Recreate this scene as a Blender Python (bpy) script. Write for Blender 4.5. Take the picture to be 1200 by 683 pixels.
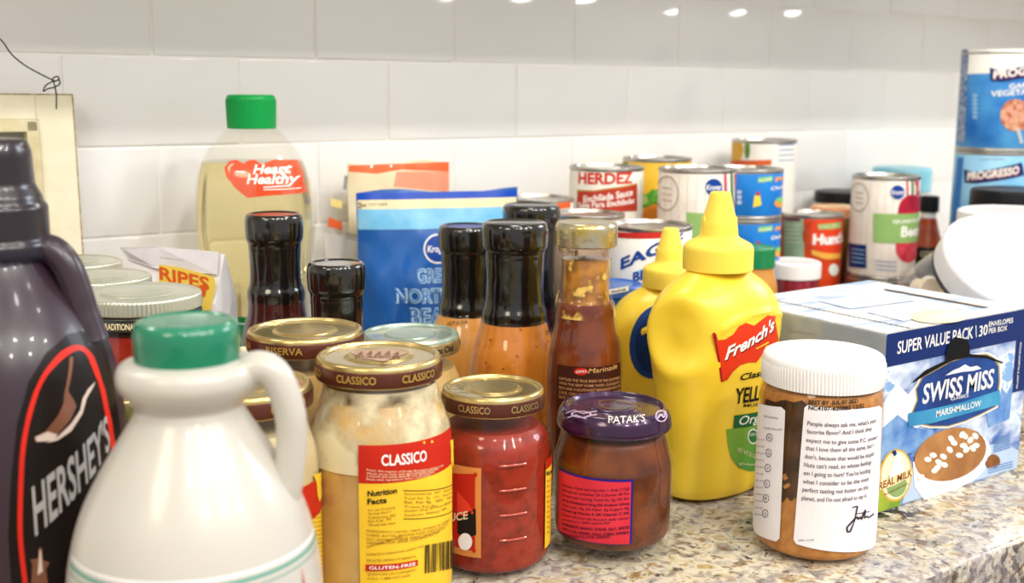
import bpy, bmesh, math, random
from mathutils import Vector, Matrix
random.seed(7)
for o in list(bpy.data.objects): bpy.data.objects.remove(o)
SC = bpy.context.scene; COL = SC.collection
R = math.radians
# ------------------------------------------------------------------ camera
FL = 1340.0; YAW = R(35.0); PITCH = R(10.15); ROLL = R(.43); CAM = Vector((0, -1.007, .287))
_f = Vector((math.sin(YAW)*math.cos(PITCH), math.cos(YAW)*math.cos(PITCH), -math.sin(PITCH)))
_r = Vector((math.cos(YAW), -math.sin(YAW), 0)); _u = _r.cross(_f)
CR = _r*math.cos(ROLL)+_u*math.sin(ROLL); CU = -_r*math.sin(ROLL)+_u*math.cos(ROLL); CF = _f
cd = bpy.data.cameras.new('camera'); co = bpy.data.objects.new('camera', cd); COL.objects.link(co)
cd.sensor_width = 36; cd.lens = FL/1200*36; cd.clip_start = .02; cd.clip_end = 30
m3 = Matrix((CR, CU, -CF)).transposed(); co.matrix_world = Matrix.Translation(CAM) @ m3.to_4x4()
cd.dof.use_dof = True; cd.dof.focus_distance = .72; cd.dof.aperture_fstop = 8.0
SC.camera = co
# ------------------------------------------------------------------ light
w = bpy.data.worlds.new('room_light'); SC.world = w; w.use_nodes = True
w.node_tree.nodes['Background'].inputs[0].default_value = (1, .985, .96, 1)
w.node_tree.nodes['Background'].inputs[1].default_value = .52
def area(name, loc, target, size, power, color, shape='DISK', sy=None):
    l = bpy.data.lights.new(name, 'AREA'); l.shape = shape; l.size = size; l.energy = power; l.color = color
    if sy: l.size_y = sy
    o = bpy.data.objects.new(name, l); COL.objects.link(o); o.location = loc
    o.rotation_euler = (Vector(target)-Vector(loc)).to_track_quat('-Z', 'Y').to_euler(); return o
for i, x in enumerate((.05, .50, .95, 1.40)): area('cabinet_puck_lamp', (x, -.30, .468), (x, -.26, 0), .07, .30, (1, .97, .92))
area('window_daylight', (3.3, -.9, 1.5), (1.0, -.2, .1), 1.1, 26, (.80, .89, 1), 'RECTANGLE', .9)
area('warm_room_lamp', (-1.0, -1.1, 1.1), (.2, -.1, .1), .5, 5, (1, .86, .62))
for x, y, pw in [(-.3, -1.15, 2.2), (.45, -1.15, 2.2), (1.2, -1.15, 2.2), (-.5, -2.1, 8), (.2, -2.1, 9), (.9, -2.1, 9), (1.6, -2.1, 9), (-.1, -2.9, 10), (.9, -2.9, 10), (1.9, -2.9, 10)]:
    area('recessed_lamp', (x, y, 1.72), (x, y+.5, 0), .12, pw, (1, .965, .915))
vs = SC.view_settings; vs.view_transform = 'Standard'; vs.look = 'None'; vs.gamma = 1; vs.use_curve_mapping = False
vs.exposure = .37
# ------------------------------------------------------------------ materials
def lin(h):
    if not isinstance(h, str): return tuple(h)+(1,)
    c = [int(h[i:i+2], 16)/255 for i in (0, 2, 4)]
    return tuple((v/12.92 if v <= .04045 else ((v+.055)/1.055)**2.4) for v in c)+(1,)
MC = {}
def mat(name, col='808080', rough=.4, metal=0, coat=0, col2=None, scale=60, mix=.5, bump=0, bscale=200, alpha=None, sss=0, detail=4, sharp=.15, spec=None):
    if name in MC: return MC[name]
    m = bpy.data.materials.new(name); m.use_nodes = True; nt = m.node_tree; b = nt.nodes['Principled BSDF']
    b.inputs['Base Color'].default_value = lin(col); b.inputs['Roughness'].default_value = rough
    b.inputs['Metallic'].default_value = metal; b.inputs['Coat Weight'].default_value = coat
    b.inputs['Coat Roughness'].default_value = .05; b.inputs['Specular IOR Level'].default_value = spec if spec is not None else (.5 if rough < .34 else .22)
    if sss: b.inputs['Subsurface Weight'].default_value = sss; b.inputs['Subsurface Scale'].default_value = .01
    tc = nt.nodes.new('ShaderNodeTexCoord')
    n = nt.nodes.new('ShaderNodeTexNoise'); n.inputs['Scale'].default_value = scale; n.inputs['Detail'].default_value = detail
    nt.links.new(tc.outputs['Object'], n.inputs['Vector'])
    cr = nt.nodes.new('ShaderNodeValToRGB'); nt.links.new(n.outputs['Fac'], cr.inputs[0])
    cr.color_ramp.elements[0].position = mix-sharp; cr.color_ramp.elements[1].position = mix+sharp
    c1 = lin(col); c2 = lin(col2) if col2 else tuple(min(1, v*.94) for v in c1[:3])+(1,)
    cr.color_ramp.elements[0].color = c1; cr.color_ramp.elements[1].color = c2
    nt.links.new(cr.outputs[0], b.inputs['Base Color'])
    if bump:
        n2 = nt.nodes.new('ShaderNodeTexNoise'); n2.inputs['Scale'].default_value = bscale; nt.links.new(tc.outputs['Object'], n2.inputs['Vector'])
        bp = nt.nodes.new('ShaderNodeBump'); bp.inputs['Strength'].default_value = bump; bp.inputs['Distance'].default_value = .001
        nt.links.new(n2.outputs['Fac'], bp.inputs['Height']); nt.links.new(bp.outputs[0], b.inputs['Normal'])
    MC[name] = m; return m
def glass(name, tint=(1, 1, 1), ior=1.45, haze=0, hazecol='ffffff', rough=.02, bump=0, bscale=60):
    if name in MC: return MC[name]
    m = bpy.data.materials.new(name); m.use_nodes = True; nt = m.node_tree; N = nt.nodes; L = nt.links
    for n in list(N):
        if n.type != 'OUTPUT_MATERIAL': N.remove(n)
    out = [n for n in N if n.type == 'OUTPUT_MATERIAL'][0]
    t = N.new('ShaderNodeBsdfTransparent'); t.inputs[0].default_value = (*tint, 1)
    g = N.new('ShaderNodeBsdfGlossy'); g.inputs['Roughness'].default_value = rough; g.inputs[0].default_value = (1, 1, 1, 1)
    fr = N.new('ShaderNodeFresnel'); fr.inputs[0].default_value = ior
    ge = N.new('ShaderNodeNewGeometry'); iv = N.new('ShaderNodeMath'); iv.operation = 'SUBTRACT'; iv.inputs[0].default_value = 1; L.new(ge.outputs['Backfacing'], iv.inputs[1])
    fm = N.new('ShaderNodeMath'); fm.operation = 'MULTIPLY'; L.new(fr.outputs[0], fm.inputs[0]); L.new(iv.outputs[0], fm.inputs[1])
    mx = N.new('ShaderNodeMixShader'); L.new(fm.outputs[0], mx.inputs[0]); L.new(t.outputs[0], mx.inputs[1]); L.new(g.outputs[0], mx.inputs[2])
    if bump:
        n2 = N.new('ShaderNodeTexNoise'); n2.inputs['Scale'].default_value = bscale
        tc = N.new('ShaderNodeTexCoord'); L.new(tc.outputs['Object'], n2.inputs['Vector'])
        bp = N.new('ShaderNodeBump'); bp.inputs['Strength'].default_value = bump; bp.inputs['Distance'].default_value = .002
        L.new(n2.outputs['Fac'], bp.inputs['Height']); L.new(bp.outputs[0], g.inputs['Normal']); L.new(bp.outputs[0], fr.inputs['Normal'])
    last = mx
    if haze:
        d = N.new('ShaderNodeBsdfDiffuse'); d.inputs[0].default_value = lin(hazecol)
        m2 = N.new('ShaderNodeMixShader'); m2.inputs[0].default_value = haze
        tr = N.new('ShaderNodeBsdfTranslucent'); tr.inputs[0].default_value = lin(hazecol)
        m4 = N.new('ShaderNodeMixShader'); m4.inputs[0].default_value = .5; L.new(d.outputs[0], m4.inputs[1]); L.new(tr.outputs[0], m4.inputs[2])
        L.new(mx.outputs[0], m2.inputs[1]); L.new(m4.outputs[0], m2.inputs[2]); last = m2
    L.new(last.outputs[0], out.inputs[0]); MC[name] = m; return m
def smear(name, col, thr=.5, scale=40, sharp=.06):
    """patchy film of sauce on the inside of the glass"""
    if name in MC: return MC[name]
    m = mat(name, col, .4); nt = m.node_tree; N = nt.nodes; L = nt.links
    b = N['Principled BSDF']; n = N.new('ShaderNodeTexNoise'); n.inputs['Scale'].default_value = scale; n.inputs['Detail'].default_value = 6
    tc = N.new('ShaderNodeTexCoord'); L.new(tc.outputs['Object'], n.inputs['Vector'])
    cr = N.new('ShaderNodeValToRGB'); cr.color_ramp.elements[0].position = thr-sharp; cr.color_ramp.elements[1].position = thr+sharp
    L.new(n.outputs['Fac'], cr.inputs[0]); L.new(cr.outputs[0], b.inputs['Alpha']); return m
# ------------------------------------------------------------------ objects
def tag(o, label=None, cat=None, group=None, kind=None):
    for k, v in (('label', label), ('category', cat), ('group', group), ('kind', kind)):
        if v: o[k] = v
    return o
def thing(name, label, cat, loc, rz=0, group=None):
    o = bpy.data.objects.new(name, None); COL.objects.link(o); o.location = loc; o.rotation_euler = (0, 0, rz)
    o.empty_display_size = .02; return tag(o, label, cat, group)
def link(name, me, parent=None, label=None):
    o = bpy.data.objects.new(name, me); COL.objects.link(o)
    if parent: o.parent = parent
    if label: o['label'] = label
    return o
def pobj(name, verts, faces, m, parent=None, smooth=True, ang=38, label=None):
    me = bpy.data.meshes.new(name); me.from_pydata([tuple(v) for v in verts], [], faces)
    if m: me.materials.append(m)
    if smooth:
        me.polygons.foreach_set('use_smooth', [True]*len(me.polygons)); me.set_sharp_from_angle(angle=R(ang))
    me.update(); return link(name, me, parent, label)
def bmobj(name, bm, m, parent=None, smooth=False, ang=38, label=None):
    me = bpy.data.meshes.new(name); bm.normal_update(); bm.to_mesh(me); bm.free()
    for mm in (m if isinstance(m, (list, tuple)) else [m]): me.materials.append(mm)
    if smooth: me.polygons.foreach_set('use_smooth', [True]*len(me.polygons)); me.set_sharp_from_angle(angle=R(ang))
    return link(name, me, parent, label)
def bx(bm, x0, x1, y0, y1, z0, z1, bev=0, seg=2):
    r = bmesh.ops.create_cube(bm, size=1)['verts']
    for v in r: v.co = Vector((x0+(v.co.x+.5)*(x1-x0), y0+(v.co.y+.5)*(y1-y0), z0+(v.co.z+.5)*(z1-z0)))
    if bev:
        es = list({e for v in r for e in v.link_edges}); bmesh.ops.bevel(bm, geom=es, offset=bev, segments=seg, affect='EDGES', profile=.5)
def rp(pts):
    """profile points (r, z[, fillet]) -> polyline with rounded corners"""
    out = []
    for i, p in enumerate(pts):
        if len(p) < 3 or i in (0, len(pts)-1): out.append((p[0], p[1])); continue
        a, b, c = Vector(pts[i-1][:2]), Vector(p[:2]), Vector(pts[i+1][:2]); fr = p[2]
        d1 = a-b; d2 = c-b; f1 = min(fr, d1.length*.49); f2 = min(fr, d2.length*.49)
        q0 = b+d1.normalized()*f1; q1 = b+d2.normalized()*f2
        for k in range(6):
            t = k/5; q = q0*(1-t)**2+b*2*t*(1-t)+q1*t*t; out.append((q.x, q.y))
    return out
def lathe(name, prof, m, parent, seg=72, rib=None, label=None, ang=38, close=True, arc=None):
    prof = [(max(r, 0), z) for r, z in prof]; vs = []; fs = []; n = len(prof)
    for k in range(seg):
        a = 2*math.pi*k/seg
        for (r, z) in prof:
            rr = r + (rib(a, r, z) if rib else 0); vs.append((rr*math.cos(a), rr*math.sin(a), z))
    for k in range(seg):
        k2 = (k+1) % seg
        for j in range(n-1):
            if prof[j][0] < 1e-6 and prof[j+1][0] < 1e-6: continue
            fs.append((k*n+j, k2*n+j, k2*n+j+1, k*n+j+1))
    me = bpy.data.meshes.new(name); me.from_pydata(vs, [], fs); bm = bmesh.new(); bm.from_mesh(me)
    bmesh.ops.remove_doubles(bm, verts=bm.verts, dist=1e-6)
    bmesh.ops.dissolve_degenerate(bm, edges=bm.edges, dist=1e-7); bm.to_mesh(me); bm.free()
    me.materials.append(m); me.polygons.foreach_set('use_smooth', [True]*len(me.polygons)); me.set_sharp_from_angle(angle=R(ang))
    return link(name, me, parent, label)
def cr_spline(P, n=8):
    P = [Vector(p) for p in P]; out = []
    for i in range(len(P)-1):
        p0 = P[max(i-1, 0)]; p1 = P[i]; p2 = P[i+1]; p3 = P[min(i+2, len(P)-1)]
        for k in range(n):
            t = k/n; out.append(.5*((2*p1)+(p2-p0)*t+(2*p0-5*p1+4*p2-p3)*t*t+(3*p1-p0-3*p2+p3)*t**3))
    out.append(P[-1]); return out
def tube(name, pts, rad, m, parent, seg=14, n=8, flat=1.0, label=None, smooth=True):
    """rad: number or list; flat squashes across the path's side direction"""
    path = cr_spline(pts, n) if n > 1 else [Vector(p) for p in pts]
    rr = [rad]*len(path) if not isinstance(rad, (list, tuple)) else [rad[min(int(i/ max(n,1)), len(rad)-1)]*(1-(i/n) % 1)+rad[min(int(i/n)+1, len(rad)-1)]*((i/n) % 1) for i in range(len(path))]
    vs = []; fs = []; up = None
    for i, p in enumerate(path):
        t = (path[min(i+1, len(path)-1)]-path[max(i-1, 0)]).normalized()
        if up is None: up = t.orthogonal().normalized()
        up = (up-t*up.dot(t)).normalized(); s = t.cross(up)
        for k in range(seg):
            a = 2*math.pi*k/seg; vs.append(p+(up*math.cos(a)+s*math.sin(a)*flat)*rr[i])
    for i in range(len(path)-1):
        for k in range(seg):
            k2 = (k+1) % seg; fs.append((i*seg+k, i*seg+k2, (i+1)*seg+k2, (i+1)*seg+k))
    fs.append(tuple(range(seg))[::-1]); fs.append(tuple((len(path)-1)*seg+k for k in range(seg)))
    return pobj(name, vs, fs, m, parent, smooth, 60, label)
# ------------------------------------------------------------------ pixel helpers (photo pixels -> points on real surfaces)
def ray(px, py): return (CF+CR*(px-600)/FL+CU*(341.5-py)/FL)
def at(px, py, d): return CAM+ray(px, py)*d
def onz(px, py, z):
    d = ray(px, py); return CAM+d*((z-CAM.z)/d.z)
class Round:
    """outer surface of a lathed body; s = arc length from the azimuth az, t = height above base"""
    def __init__(s, loc, prof, az=None, n=2, hy=1.0, rz=0, R0=None, face=False):
        s.loc = Vector(loc); s.prof = prof; s.hy = hy; s.rz = rz; s.n = n; s.face = face
        s.R0 = R0 or max(p[0] for p in prof)
        s.az = az if az is not None else math.atan2(CAM.y-loc[1], CAM.x-loc[0])
        s.z0 = min(p[1] for p in prof); s.z1 = max(p[1] for p in prof)
    def rad(s, z):
        best = 0
        for (r0, z0), (r1, z1) in zip(s.prof, s.prof[1:]):
            if min(z0, z1)-1e-9 <= z <= max(z0, z1)+1e-9:
                t = 0 if abs(z1-z0) < 1e-9 else (z-z0)/(z1-z0); best = max(best, r0+(r1-r0)*t)
        return best
    def loc3(s, p):
        q = p-s.loc; c, sn = math.cos(-s.rz), math.sin(-s.rz); return Vector((q.x*c-q.y*sn, q.x*sn+q.y*c, q.z))
    def inside(s, q):
        if not (s.z0 <= q.z <= s.z1): return False
        r = s.rad(q.z)
        if r <= 0: return False
        return abs(q.x/r)**s.n+abs(q.y/(r*s.hy))**s.n < 1
    def inv(s, px, py):
        d = ray(px, py); c = (s.loc-CAM).dot(CF); t = c-s.R0*1.6; hit = None; best = (9, None)
        while t < c+s.R0*1.3:
            q = s.loc3(CAM+d*t); r = max(s.rad(min(max(q.z, s.z0+1e-4), s.z1-1e-4)), 1e-4)
            e = (abs(q.x/r)**s.n+abs(q.y/(r*s.hy))**s.n)
            if e < best[0]: best = (e, q)
            if e < 1: hit = q; break
            t += .0006
        q = hit or best[1]
        if s.face: return Vector((q.x, q.z))
        a = math.atan2(q.y, q.x)+s.rz-s.az; a = (a+math.pi) % (2*math.pi)-math.pi
        return Vector((a*s.R0, q.z))
    def fwd(s, u, v, off):
        r = s.rad(min(max(v, s.z0+1e-4), s.z1-1e-4))
        if s.face:
            x = max(-r*.999, min(r*.999, u)); y = -(r*s.hy)*(1-abs(x/r)**s.n)**(1/s.n); return Vector((x, y-off, v))
        a = s.az+u/s.R0-s.rz
        if s.n == 2 and s.hy == 1: rr = r
        else: rr = 1/((abs(math.cos(a)/r)**s.n+abs(math.sin(a)/(r*s.hy))**s.n)**(1/s.n))
        rr += off; return Vector((rr*math.cos(a), rr*math.sin(a), v))
class Flat:
    """plane patch: origin o, unit axes u,v (world); local = world minus base, rotated by nothing"""
    def __init__(s, base, o, u, v, bulge=None):
        s.base = Vector(base); s.o = Vector(o); s.u = Vector(u).normalized(); s.v = Vector(v).normalized(); s.n = s.u.cross(s.v).normalized(); s.bulge = bulge
    def inv(s, px, py):
        d = ray(px, py); u = v = 0; off = 0
        for k in range(4):
            t = (s.o+s.n*off-CAM).dot(s.n)/d.dot(s.n); q = CAM+d*t-s.o; u, v = q.dot(s.u), q.dot(s.v)
            if not s.bulge: break
            off = s.bulge(u, v)
        return Vector((u, v))
    def fwd(s, u, v, off):
        b = s.bulge(u, v) if s.bulge else 0; return s.o+s.u*u+s.v*v+s.n*(off+b)-s.base
_TC = {}
def curve_mesh(cu):
    o = bpy.data.objects.new('tmp', cu); me = bpy.data.meshes.new_from_object(o)
    vs = [(v.co.x, v.co.y) for v in me.vertices]; fs = [tuple(p.vertices) for p in me.polygons]
    bpy.data.objects.remove(o); bpy.data.meshes.remove(me); bpy.data.curves.remove(cu); return vs, fs
def text_mesh(txt, bold=0, res=3):
    k = (txt, bold, res)
    if k not in _TC:
        cu = bpy.data.curves.new('t', 'FONT'); cu.body = txt; cu.size = 1; cu.resolution_u = res; cu.offset = bold; cu.fill_mode = 'FRONT'
        vs, fs = curve_mesh(cu); x0 = min(v[0] for v in vs); x1 = max(v[0] for v in vs)
        _TC[k] = ([((x-x0), y/.72) for x, y in vs], fs, x1-x0)
    return _TC[k]
def poly_mesh(rings):
    cu = bpy.data.curves.new('p', 'CURVE'); cu.dimensions = '2D'; cu.fill_mode = 'BOTH'
    for rg in rings:
        sp = cu.splines.new('POLY'); sp.points.add(len(rg)-1); sp.use_cyclic_u = True
        for p, q in zip(sp.points, rg): p.co = (q[0]*100, q[1]*100, 0, 1)
    vs, fs = curve_mesh(cu); return [(x/100, y/100) for x, y in vs], fs
class Print:
    """flat print laid on a surface: shapes and letters in real size on the label"""
    def __init__(s, surf, step=.004): s.S = surf; s.k = 0; s.bm = bmesh.new(); s.mats = []; s.step = step
    def _add(s, vs, fs, m, lvl):
        if m not in s.mats: s.mats.append(m)
        mi = s.mats.index(m); b = bmesh.new(); V = [b.verts.new((x, y, 0)) for x, y in vs]
        for f in fs:
            try: b.faces.new([V[i] for i in f])
            except ValueError: pass
        if not V: b.free(); return
        xs = [v[0] for v in vs]; ys = [v[1] for v in vs]
        for ax, lo, hi in ((0, min(xs), max(xs)), (1, min(ys), max(ys))):
            st = s.step
            if hi-lo > st*1.3 and not (ax == 1 and getattr(s.S, 'straight', False)):
                k = math.floor(lo/st)+1
                while k*st < hi:
                    co = [0, 0, 0]; no = [0, 0, 0]; co[ax] = k*st; no[ax] = 1
                    bmesh.ops.bisect_plane(b, geom=b.verts[:]+b.edges[:]+b.faces[:], plane_co=co, plane_no=no, dist=1e-6); k += 1
        s.k += 1; off = .00025+.00010*lvl+.000008*s.k; mp = {}
        for v in b.verts: mp[v] = s.bm.verts.new(s.S.fwd(v.co.x, v.co.y, off))
        for f in b.faces:
            try: nf = s.bm.faces.new([mp[v] for v in f.verts]); nf.material_index = mi; nf.smooth = True
            except ValueError: pass
        b.free()
    def poly(s, pts, m, lvl=0, holes=()):
        rg = [[s.S.inv(*p) for p in pts]]+[[s.S.inv(*p) for p in h] for h in holes]; s._add(*poly_mesh(rg), m, lvl)
    def spoly(s, pts, m, lvl=0): s._add(*poly_mesh([pts]), m, lvl)          # in label metres
    def ell(s, c, a, b, m, lvl=0, rot=0, n=28, hole=None):
        def E(a, b): return [(c[0]+a*math.cos(t)*math.cos(rot)-b*math.sin(t)*math.sin(rot), c[1]+a*math.cos(t)*math.sin(rot)+b*math.sin(t)*math.cos(rot)) for t in [2*math.pi*k/n for k in range(n)]]
        s.poly(E(a, b), m, lvl, [E(a*hole, b*hole)] if hole else [])
    def line(s, p, q, w, m, lvl=0):
        dx, dy = q[0]-p[0], q[1]-p[1]; L = math.hypot(dx, dy) or 1; nx, ny = -dy/L*w/2, dx/L*w/2
        s.poly([(p[0]+nx, p[1]+ny), (q[0]+nx, q[1]+ny), (q[0]-nx, q[1]-ny), (p[0]-nx, p[1]-ny)], m, lvl)
    def pline(s, P, w, m, lvl=0):
        for a, b in zip(P, P[1:]): s.line(a, b, w, m, lvl)
    def text(s, txt, p0, p1, h, m, lvl=2, bold=0, shear=0, grow=0, arch=0, res=3, clip=None):
        """baseline from photo pixel p0 to p1, capital height h pixels; letters stay upright on the label"""
        vs, fs, wd = text_mesh(txt, bold, res); a = s.S.inv(*p0); b = s.S.inv(*p1)
        pm = ((p0[0]+p1[0])/2, (p0[1]+p1[1])/2); c = s.S.inv(*pm); H = abs(s.S.inv(pm[0], pm[1]-h)[1]-c[1])
        out = []
        for x, y in vs:
            t = x/wd; hh = H*(1+grow*(t-.5)); q = a+(b-a)*t
            out.append((q[0]+shear*y*hh, q[1]+y*hh+arch*H*(1-(2*t-1)**2)))
        if clip: pass
        s._add(out, fs, m, lvl)
    def build(s, parent, name='lettering', label=None):
        bmesh.ops.remove_doubles(s.bm, verts=s.bm.verts, dist=1e-7)
        return bmobj(name, s.bm, s.mats, parent, label=label)
def Z(ox, oy, sc, pts): return [(ox+x/sc, oy+y/sc) for x, y in pts]
def band(surf, s0, s1, t0, t1, m, parent, name='label', off=.0002, nu=40, nv=14, label=None, z_fn=None):
    """curved sheet of paper between two arc lengths"""
    vs = []; fs = []
    for i in range(nu+1):
        for j in range(nv+1): vs.append(surf.fwd(s0+(s1-s0)*i/nu, t0+(t1-t0)*j/nv, off))
    for i in range(nu):
        for j in range(nv): a = i*(nv+1)+j; fs.append((a, a+nv+1, a+nv+2, a+1))
    return pobj(name, vs, fs, m, parent, True, 60, label)
# ------------------------------------------------------------------ the setting
def granite():
    m = bpy.data.materials.new('granite'); m.use_nodes = True; nt = m.node_tree; N = nt.nodes; L = nt.links; b = N['Principled BSDF']
    tc = N.new('ShaderNodeTexCoord')
    def noise(sc, det=4, dist=0, off=0):
        mp = N.new('ShaderNodeMapping'); mp.inputs['Location'].default_value = (off, off*.7, off*.3); L.new(tc.outputs['Object'], mp.inputs[0])
        n = N.new('ShaderNodeTexNoise'); n.inputs['Scale'].default_value = sc; n.inputs['Detail'].default_value = det; n.inputs['Distortion'].default_value = dist
        L.new(mp.outputs[0], n.inputs['Vector']); return n.outputs['Fac']
    def ramp(src, stops):
        r = N.new('ShaderNodeValToRGB'); L.new(src, r.inputs[0]); e = r.color_ramp.elements
        while len(e) > 1: e.remove(e[0])
        e[0].position = stops[0][0]; e[0].color = lin(stops[0][1])
        for p, c in stops[1:]: k = e.new(p); k.color = lin(c)
        return r.outputs[0]
    def mixc(f, a, bb):
        x = N.new('ShaderNodeMix'); x.data_type = 'RGBA'; L.new(f, x.inputs[0]); L.new(a, x.inputs[6]); L.new(bb, x.inputs[7]); return x.outputs[2]
    base = ramp(noise(85, 6, .6), [(.30, '7d7876'), (.42, 'a9a091'), (.52, 'd2c9b4'), (.62, 'b9a983'), (.72, '97794f')])
    brown = ramp(noise(50, 6, 1.2, 3), [(.3, '4b2e1d'), (.6, '8a6038')])
    f1 = ramp(noise(120, 5, .8, 7), [(.54, '000000'), (.64, 'dddddd')])
    c1 = mixc(f1, base, brown)
    dark = ramp(noise(40, 2, 0, 9), [(.3, '16131a'), (.7, '3b2c34')])
    f2 = ramp(noise(150, 4, .5, 13), [(.60, '000000'), (.67, 'eeeeee')])
    c2 = mixc(f2, c1, dark)
    grey = ramp(noise(200, 3, 0, 21), [(.4, '77788a'), (.6, 'b9b4b8')])
    f3 = ramp(noise(14, 4, .7, 5), [(.50, '000000'), (.62, 'aaaaaa')])
    c3 = mixc(f3, c2, grey)
    bl = ramp(noise(110, 4, .9, 31), [(.5, '000000'), (.55, 'ffffff')])
    f5 = ramp(noise(9, 3, .5, 17), [(.56, '000000'), (.66, 'ffffff')])
    mm = N.new('ShaderNodeMath'); mm.operation = 'MULTIPLY'; L.new(bl, mm.inputs[0]); L.new(f5, mm.inputs[1])
    c4 = mixc(mm.outputs[0], c3, dark)
    L.new(c4, b.inputs['Base Color']); b.inputs['Roughness'].default_value = .16; return m
GR = granite()
GRD = GR.copy(); GRD.name = 'granite_edge'  # same granite, front face made darker in colour by denser dark flecks
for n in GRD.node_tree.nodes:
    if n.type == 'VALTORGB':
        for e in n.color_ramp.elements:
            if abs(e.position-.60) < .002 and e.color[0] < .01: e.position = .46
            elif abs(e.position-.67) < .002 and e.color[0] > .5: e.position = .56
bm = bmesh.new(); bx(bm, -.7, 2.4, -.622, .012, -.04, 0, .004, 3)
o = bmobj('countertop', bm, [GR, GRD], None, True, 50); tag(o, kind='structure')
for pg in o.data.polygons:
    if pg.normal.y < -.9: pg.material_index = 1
bm = bmesh.new(); bx(bm, -.7, 2.4, -.59, .012, -.9, -.04)
o = bmobj('trim_1', bm, mat('cabinet_white', 'e8e4da', .5)); tag(o, kind='structure')
bm = bmesh.new(); bx(bm, -3, 4, -4, .012, -.96, -.90)
o = bmobj('floor', bm, mat('floor_wood', '8a6f52', .5, col2='6f563c', scale=8)); tag(o, kind='structure')
bm = bmesh.new(); bx(bm, -.7, 2.4, -.33, .0, .475, .50)
o = bmobj('trim_2', bm, mat('cabinet_white')); tag(o, kind='structure')
TW, TH, X0 = .1539, .0777, .3234
bm = bmesh.new(); bx(bm, -.7, 2.4, .0013, .05, -.02, .475)
wall = bmobj('wall_back', bm, mat('grout', 'f6f3ed', .8, bump=.4, bscale=900)); tag(wall, kind='structure')
tile_m = mat('tile_glaze', 'f0efed', .07, coat=.3, col2='ecebe9', scale=9, bump=.10, bscale=26)
bm = bmesh.new(); bx(bm, -TW/2+.0006, TW/2-.0006, 0, .009, .0006, TH-.0006, .0016, 3)
bm.normal_update(); tme = bpy.data.meshes.new('tile'); bm.to_mesh(tme); bm.free(); tme.materials.append(tile_m)
tme.polygons.foreach_set('use_smooth', [True]*len(tme.polygons)); tme.set_sharp_from_angle(angle=R(60))
for row in range(6):
    off = 0 if row % 2 == 0 else .5
    for k in range(-3, 11):
        x = X0+(k+off+.5)*TW; t = link('tile', tme, wall); t.location = (x, random.uniform(-.0003, .0003), row*TH)
        t.rotation_euler = (random.uniform(-.002, .002), 0, random.uniform(-.002, .002))
# ------------------------------------------------------------------ shared builders
def sup(name, prof, n, hy, m, parent, seg=96, dent=None, label=None, rib=None, cap=True):
    vs = []; fs = []; L_ = len(prof)
    for k in range(seg):
        a = 2*math.pi*k/seg; c, s_ = math.cos(a), math.sin(a)
        for (r, z) in prof:
            x = r*math.copysign(abs(c)**(2/n), c); y = r*hy*math.copysign(abs(s_)**(2/n), s_)
            if rib: f = 1+rib(a, z); x *= f; y *= f
            v = Vector((x, y, z)); vs.append(dent(v) if dent else v)
    for k in range(seg):
        k2 = (k+1) % seg
        for j in range(L_-1): fs.append((k*L_+j, k2*L_+j, k2*L_+j+1, k*L_+j+1))
    me = bpy.data.meshes.new(name); me.from_pydata([tuple(v) for v in vs], [], fs); b = bmesh.new(); b.from_mesh(me)
    bmesh.ops.remove_doubles(b, verts=b.verts, dist=1e-6); bmesh.ops.dissolve_degenerate(b, edges=b.edges, dist=1e-7); b.to_mesh(me); b.free()
    me.materials.append(m); me.polygons.foreach_set('use_smooth', [True]*len(me.polygons)); me.set_sharp_from_angle(angle=R(42))
    return link(name, me, parent, label)
def dens(prof, st=.003):
    out = []
    for (a, b), (c, d) in zip(prof, prof[1:]):
        n = max(1, int(math.hypot(c-a, d-b)/st))
        out += [(a+(c-a)*k/n, b+(d-b)*k/n) for k in range(n)]
    return out+[prof[-1]]
def smoothp(P, n=6): return [(v.x, v.y) for v in cr_spline([(a, b, 0) for a, b in P], n)]
WHITE = mat('print_white', 'f6f4ee', .45); CREAM = mat('print_cream', 'f0dfb4', .5); RED = mat('print_red', 'bf2514', .4)
NAVY = mat('print_navy', '0c2867', .4); BLUE = mat('print_blue', '1f63b8', .4); BLACK = mat('print_black', '1b1613', .5)
YEL = mat('print_yellow', 'f2c531', .45); GREEN = mat('print_green', '2f7d3b', .45); ORANGE = mat('print_orange', 'e8622a', .45)
GOLDP = mat('print_gold', 'c8a24e', .35, .4); GREY = mat('print_grey', '9a9892', .5); LGREEN = mat('print_light_green', '8db46a', .5)
LBLUE = mat('print_light_blue', '9cc9e6', .45); BROWN = mat('print_brown', '7a3f1c', .5); PURPLE = mat('print_purple', '4a2a8c', .4)
SILVER = mat('tin', 'c9c6bf', .28, 1, col2='aeaaa2', scale=30); GOLDM = mat('gold_lid', 'd2bd86', .27, .85, col2='c3a768', scale=45, bump=.1, bscale=90)
STEEL = mat('steel_lid', 'cfcbbd', .3, .8, col2='b9b39e', scale=22)
GL = glass('jar_glass', (.985, .99, .985), 1.45, bump=.10, bscale=55); BLKP = mat('black_sleeve', '0d0c0d', .16, coat=.6, col2='16130f', scale=30, bump=.22, bscale=50)
SHRINK = glass('clear_shrink', (.97, .96, .9), 1.6, .03, 'fff6da', .06, .6, 120)
def label_top(root, prof):  pass
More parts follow.
